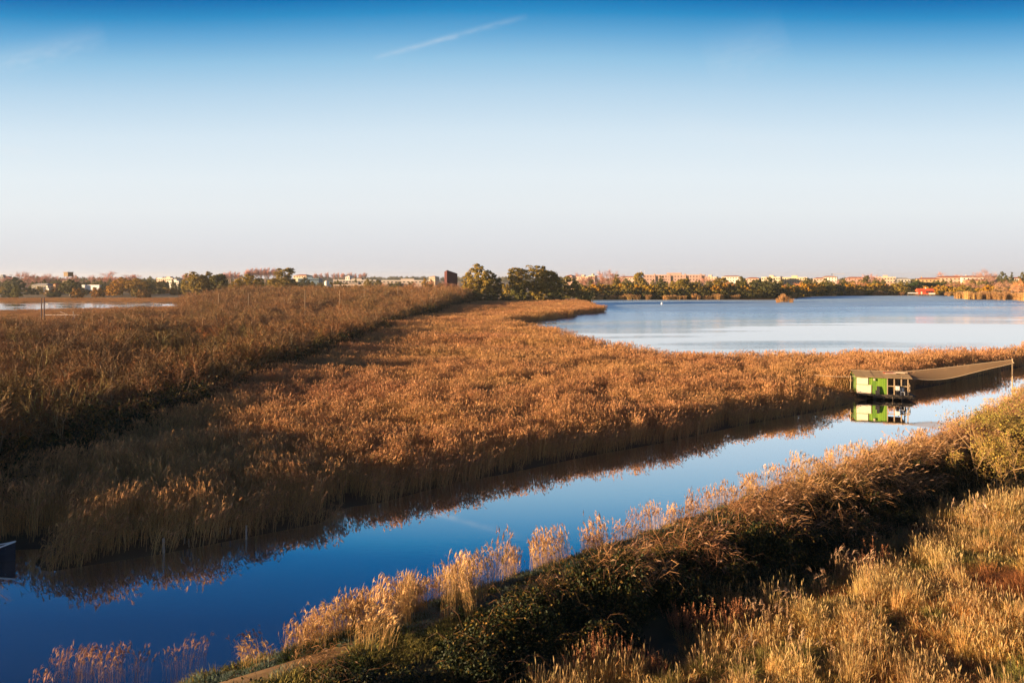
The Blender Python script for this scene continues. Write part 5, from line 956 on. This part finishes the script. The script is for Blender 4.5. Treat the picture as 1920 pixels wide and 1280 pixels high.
hthing("white_bucket", LW + 1.0, -.28, zf, "white plastic can hanging about the hut's porch rail", "bucket", [("body", pm((0.72, 0.7, 0.64)), [(-.17, .17, -.14, .14, .55, 1.0)]), ("lid", pm((0.5, 0.5, 0.48)), [(-.18, .18, -.15, .15, 1.002, 1.05)]), ("stand", M_DARK, [(-.14, .14, -.1, .1, 0.0, .548)])])
hthing("garden_chair", LW + 1.5, -.24, zf, "white slatted chair on the hut's porch", "chair", [("seat", pm((0.7, 0.68, 0.64)), [(-.2, .2, -.18, .2, .36, .40)]), ("backrest", pm((0.7, 0.68, 0.64)), [(-.2, .2, .2, .24, .402, .8)]), ("leg", pm((0.6, 0.58, 0.55)), [(-.2, -.16, -.18, -.14, 0, .358)]), ("leg", pm((0.6, 0.58, 0.55)), [(.16, .2, -.18, -.14, 0, .358)]), ("leg", pm((0.6, 0.58, 0.55)), [(-.2, -.16, .16, .2, 0, .358)]), ("leg", pm((0.6, 0.58, 0.55)), [(.16, .2, .16, .2, 0, .358)])])
hthing("winch", TW_ + .1, 2.6, zf, "timber and iron winch frame at the hut's dark right side", "winch", [("frame", M_POST, [(-.06, .06, -.9, -.8, 0, 1.5), (-.06, .06, .8, .9, 0, 1.5), (-.05, .05, -.8, .8, 1.3, 1.4)]), ("drum", pm((0.25, 0.2, 0.15)), [(-.18, .18, -.78, .78, .6, .95)]), ("crank", M_DARK, [(-.03, .03, -1.1, -.902, .7, .8), (-.03, .03, -1.12, -1.06, .3, .7)])])
e = hthing("wheel", TW_ + .35, 1.2, zf + .2, "round wooden wheel leaning on the hut's right side", "wheel", []); 
aa = np.linspace(0, 2 * math.pi, 15); s = Soup(); rp = np.stack([0.03 * np.ones(15), .48 * np.cos(aa), .5 + .48 * np.sin(aa)], 1); s.tubes(rp[:-1], rp[1:], .05, .05, np.array(W1), 5); link("rim", s.mesh("rim", M_POST), e)
for k in range(6): s = Soup(); a = k * math.pi / 3; s.tubes([[.03, 0, .5]], [[.03, .46 * math.cos(a), .5 + .46 * math.sin(a)]], .025, .02, np.array(W1), 4); link("spoke", s.mesh("spoke", M_POST), e)
hthing('shade_panel', 2.15, -.32, zf, 'dark panel standing in for a shadow on the green hut wall', 'board', [('board', M_DARK, [(-.14, .14, -.03, .03, 0, .95)]), ('shade_strip', M_DARK, [(-.3, -.145, -.03, .03, 0, .5)])], 0, -.16)  # dark panel added where only a shadow lies on the wall
# wire and post left of the hut
for lx, lb in ((-.75, "leaning pale post left of the green hut wall"),):
    x, y, z = at_hut(lx, -.1, 0); s = Soup(); s.tubes([[0, 0, 0]], [[.05, 0, 2.55]], .05, .04, np.array(W1), 6); tag(link("post", s.mesh("post", M_POST), None, (x, y, 0.1)), lb, "post")
pa, pb = np.array(at_hut(-.1, -.1, 2.6)), np.array(at_hut(-4.6, .4, 2.55)); s = Soup(); mids = [pa + (pb - pa) * f - np.array([0, 0, .12 * 4 * f * (1 - f)]) for f in np.linspace(0, 1, 7)]; s.tubes(mids[:-1], mids[1:], .022, .022, np.array(W1), 4); tag(link("wire", s.mesh("wire", pm((0.55, 0.42, 0.3))), None), "pale wire running from the hut's corner over the reeds", "wire")
# lift net hung across the canal
M_NET = bpy.data.materials.new("net"); M_NET.use_nodes = True; t = M_NET.node_tree; pr_ = t.nodes['Principled BSDF']; pr_.inputs['Base Color'].default_value = (0.58, 0.38, 0.21, 1); pr_.inputs['Roughness'].default_value = 0.8
trn = nd(t, 'ShaderNodeBsdfTransparent'); ms = nd(t, 'ShaderNodeMixShader'); ms.inputs[0].default_value = 0.55; t.links.new(trn.outputs[0], ms.inputs[1]); tl = nd(t, 'ShaderNodeBsdfTranslucent'); tl.inputs[0].default_value = (0.72, 0.47, 0.25, 1); m2 = nd(t, 'ShaderNodeMixShader'); t.links.new(pr_.outputs[0], m2.inputs[1]); t.links.new(tl.outputs[0], m2.inputs[2]); t.links.new(m2.outputs[0], ms.inputs[2]); t.links.new(ms.outputs[0], t.nodes['Material Output'].inputs[0])
C = [np.array(at_hut(TW_ - .7, -.36, 2.68)), np.array(at_hut(TW_ - .3, 2.0, 3.0)), np.array([57.4, 82.6, 4.55]), np.array([57.0, 81.7, 4.3])]
net = empty("lift_net", tuple(C[0])); tag(net, "sheer tan lift net slung across the canal from the green hut", "fishing net")
nu, nv = 34, 16; g = np.zeros((nu + 1, nv + 1, 3))
for i in range(nu + 1):
    for j in range(nv + 1):
        a, b = i / nu, j / nv; p = C[0] * (1 - a) * (1 - b) + C[1] * (1 - a) * b + C[2] * a * b + C[3] * a * (1 - b); sg = (0.80 * (1 - b) + 0.06 * b) * (a * (1 - a) * 4) ** .8 * (0.4 + 0.7 * math.exp(-((a - .3) / .35) ** 2)) + 0.12 * 4 * b * (1 - b) ; g[i, j] = p - np.array([0, 0, sg]) - C[0]
s = Soup(); s.quads(np.stack([g[:-1, :-1], g[1:, :-1], g[1:, 1:], g[:-1, 1:]], 2).reshape(-1, 4, 3), np.array(W1)); link("mesh", s.mesh("mesh", M_NET), net)
s = Soup()
for ed in (g[:, 0], g[:, -1], g[0], g[-1]): s.tubes(ed[:-1], ed[1:], .035, .035, np.array(W1), 4)
link("edge_rope", s.mesh("edge_rope", pm((0.5, 0.38, 0.24))), net)
for p, lb in ((C[2], "pole on the near bank holding the end of the lift net"),):
    s = Soup(); s.tubes([[0, 0, -.6]], [[0, 0, p[2] + .15]], .08, .06, np.array(W1), 6); tag(link("net_pole", s.mesh("net_pole", M_POST), None, (p[0], p[1], 0)), lb, "pole")

# ------------------------------------------------------------------ small things on and by the water
x, y = gp(1241, 570.5); e = empty("buoy", (x, y, 0)); tag(e, "small white buoy floating on the lake", "buoy"); s = Soup(); s.tubes([[0, 0, -.3], [0, 0, .1], [0, 0, .7]], [[0, 0, .1], [0, 0, .7], [0, 0, 1.0]], [.2, .5, .42], [.5, .42, .1], np.array(W1), 10); link("float", s.mesh("float", pm((0.8, 0.8, 0.8))), e); s = Soup(); s.tubes([[0, 0, 1.0]], [[0, 0, 1.5]], .05, .05, np.array(W1), 5); link("stem", s.mesh("stem", pm((0.7, 0.7, 0.7))), e)
for u, v, h, w, lb in ((307, 1036, .75, .075, "thick pale mooring stake standing left of the others"), (430, 1007, .52, .06, "short pale stake left of the slim one"), (462, 1010, .72, .05, "slim pale stake at the right of the row"), (346, 1024, .5, .035, "thin dark stake right of the thick one"), (356, 1026, .45, .04, "stubby grey stake in the middle of the row"), (263, 1022, .35, .04, "low stub of a stake farthest left"), (416, 1010, .4, .04, "low grey stub beside the short pale stake")):
    x, y = gp(u, v); s = Soup(); s.tubes([[0, 0, -.8]], [[rng.normal(0, .03), rng.normal(0, .03), h]], w, w * .85, np.array(W1), 7); c = h; s.tubes([[0, 0, h - .01]], [[0, 0, h + .02]], w * .85, 0.005, np.array(W1), 7); tag(link("mooring_stake", s.mesh("mooring_stake", pm((0.42, 0.36, 0.30) if w > .045 else (0.2, 0.16, 0.12), noise=.12, scale=5)), None, (x, y, 0)), lb, "stake")
# rowing boat nosing out of the left edge
boat = empty("rowing_boat", (-25.4, 35.6, 0.02), math.radians(6)); tag(boat, "dark blue rowing boat with pale gunwales cut by the left edge", "boat")
st_n = 10; hull = Soup(); rails = []
def sect(f):   # f 0 stern .. 1 bow
    wd = 0.62 * (1 - max(0, (f - .35) / .65) ** 2.2) * (0.85 + .15 * min(1, f * 4)); z = 0.48 + 0.42 * max(0, f - .45) ** 2 * 3.2; x_ = -3.6 + 4.4 * f
    return np.array([[x_, -wd, z], [x_, -wd * .8, z * .45], [x_, -wd * .35, -.06], [x_, wd * .35, -.06], [x_, wd * .8, z * .45], [x_, wd, z]])
S = [sect(k / st_n) for k in range(st_n + 1)]
for a, b in zip(S[:-1], S[1:]):
    for k in range(5): hull.quads(np.array([a[k], b[k], b[k + 1], a[k + 1]])[None], np.array(W1)); hull.quads((np.array([a[k + 1], b[k + 1], b[k], a[k]]) * np.array([1, .93, 1]) + np.array([0, 0, .03]))[None], np.array(W1))
hull.quads(np.array([S[0][0], S[0][1], S[0][4], S[0][5]])[None], np.array(W1)); hull.quads(np.array([S[0][1], S[0][2], S[0][3], S[0][4]])[None], np.array(W1))
link("hull", hull.mesh("hull", pm((0.012, 0.022, 0.04), .5)), boat)
for k in (0, 5):
    q = Soup(); pts = np.array([c[k] for c in S]) + np.array([0, 0, .025]); q.tubes(pts[:-1], pts[1:], .04, .04, np.array(W1), 5); link("gunwale", q.mesh("gunwale", pm((0.80, 0.85, 0.88))), boat)
for f in (.3, .62): x_ = -3.6 + 4.4 * f; part("thwart", pm((0.7, 0.66, 0.6)), boat, (x_ - .12, x_ + .12, -.52, .52, .33, .37))
part("foredeck", pm((0.12, 0.38, 0.62)), boat, (.05, .42, -.16, .16, .60, .63))
# twin poles and white pipe rail by the pond
for du, lb in ((0, "left one of the twin dark poles by the pond"), (5, "right one of the twin dark poles by the pond")):
    x, y = at(77.5 + du, 226); s = Soup(); s.tubes([[0, 0, 0]], [[.05, 0, 8.0 if du else 7.7]], .22, .16, np.array(W1), 7); tag(link("wooden_pole", s.mesh("wooden_pole", pm((0.17, 0.12, 0.10), noise=.15, scale=1.5)), None, (x, y, -0.3)), lb, "pole")
x, y = at(84, 232); x2, y2 = at(152, 232); e = empty("pipe_rail", (x, y, 0)); tag(e, "white pipe rail on posts beside the twin poles", "railing"); Wd = x2 - x; MW = pm((0.62, 0.50, 0.42))
s = Soup(); s.tubes([[0, 0, 1.9]], [[Wd, 0, 1.9]], .14, .14, np.array(W1), 6); link("pipe", s.mesh("pipe", MW), e)
cp = [np.array([Wd * .84, 0, 1.8]), np.array([Wd * .97, -3, 1.25]), np.array([Wd * 1.1, -7, .6]), np.array([Wd * 1.11, -10, .3]), np.array([Wd * 1.0, -13, .2])]; s = Soup(); s.tubes(cp[:-1], cp[1:], .13, .12, np.array(W1), 6); link("bent_pipe", s.mesh("bent_pipe", MW), e)
s = Soup(); s.tubes([[Wd * .42, 0, 3.0]], [[Wd * .64, 0, 1.95]], .09, .09, np.array(W1), 5); link("brace", s.mesh("brace", MW), e)
for f, h in ((.3, 1.88), (.55, 1.88), (.77, 3.1)): s = Soup(); s.tubes([[Wd * f, .3, 0]], [[Wd * f, .3, h]], .12, .12, np.array(W1), 5); link("post", s.mesh("post", MW), e)
# pale posts standing in the thicket
for u, vt, d, lb in ((572, 543, 215, "pale post in the thicket below the blue warehouse"), (637, 544, 230, "thin pale post in the thicket below the works sheds"), (746, 537, 300, "pale post standing highest over the thicket"), (785, 534, 330, "pale post near the thicket's far end"), (466, 550, 230, "weathered post in the thicket under the dome shaped tree"), (683, 541, 270, "thin pale post between the works sheds and the tower"), (410, 550, 240, "pale trunk like post below the lanky tree")):
    x, y = at(u, d); zt = CAMH - (vt - V0) * d / FPX; s = Soup(); s.tubes([[0, 0, 0]], [[0, 0, zt]], .13, .10, np.array(W1), 6); tag(link("wooden_post", s.mesh("wooden_post", pm((0.27, 0.19, 0.12))), None, (x, y, 0)), lb, "post")
# landing stage beam by the reed tongue's end
x, y = at(1100, 400); e = empty("landing_stage", (x, y, 0)); tag(e, "grey timber landing stage at the lake's left corner", "jetty"); part("deck", M_POST, e, (-5, 4, -.6, .6, 1.0, 1.2)); s = Soup(); s.tubes([[1.5, 0, 1.2]], [[5, 0, 3.4]], .12, .12, np.array(W1), 5); link("ramp_beam", s.mesh("ramp_beam", M_POST), e)
for k in range(4): s = Soup(); s.tubes([[-4.5 + 2.6 * k, 0, -1]], [[-4.5 + 2.6 * k, 0, 1.0 if k < 3 else 3.2]], .14, .14, np.array(W1), 5); link("pile", s.mesh("pile", M_POST), e)

# ------------------------------------------------------------------ the air
import bmesh as _bm
hm = bpy.data.meshes.new("haze"); b_ = _bm.new(); _bm.ops.create_cube(b_, size=1.0); b_.to_mesh(hm); b_.free()
M_HAZE = bpy.data.materials.new("haze"); M_HAZE.use_nodes = True; t = M_HAZE.node_tree; t.nodes.clear()
pv = nd(t, 'ShaderNodeVolumePrincipled'); pv.inputs['Color'].default_value = (0.80, 0.87, 0.98, 1); pv.inputs['Density'].default_value = 0.00008; pv.inputs['Anisotropy'].default_value = 0.2
ov = nd(t, 'ShaderNodeOutputMaterial'); t.links.new(pv.outputs[0], ov.inputs['Volume']); hm.materials.append(M_HAZE)
hz = link("haze", hm, None, (0, 2650, 18.5), 0, (10600, 6400, 43)); tag(hz, "thin pale haze over the marsh", kind='stuff')
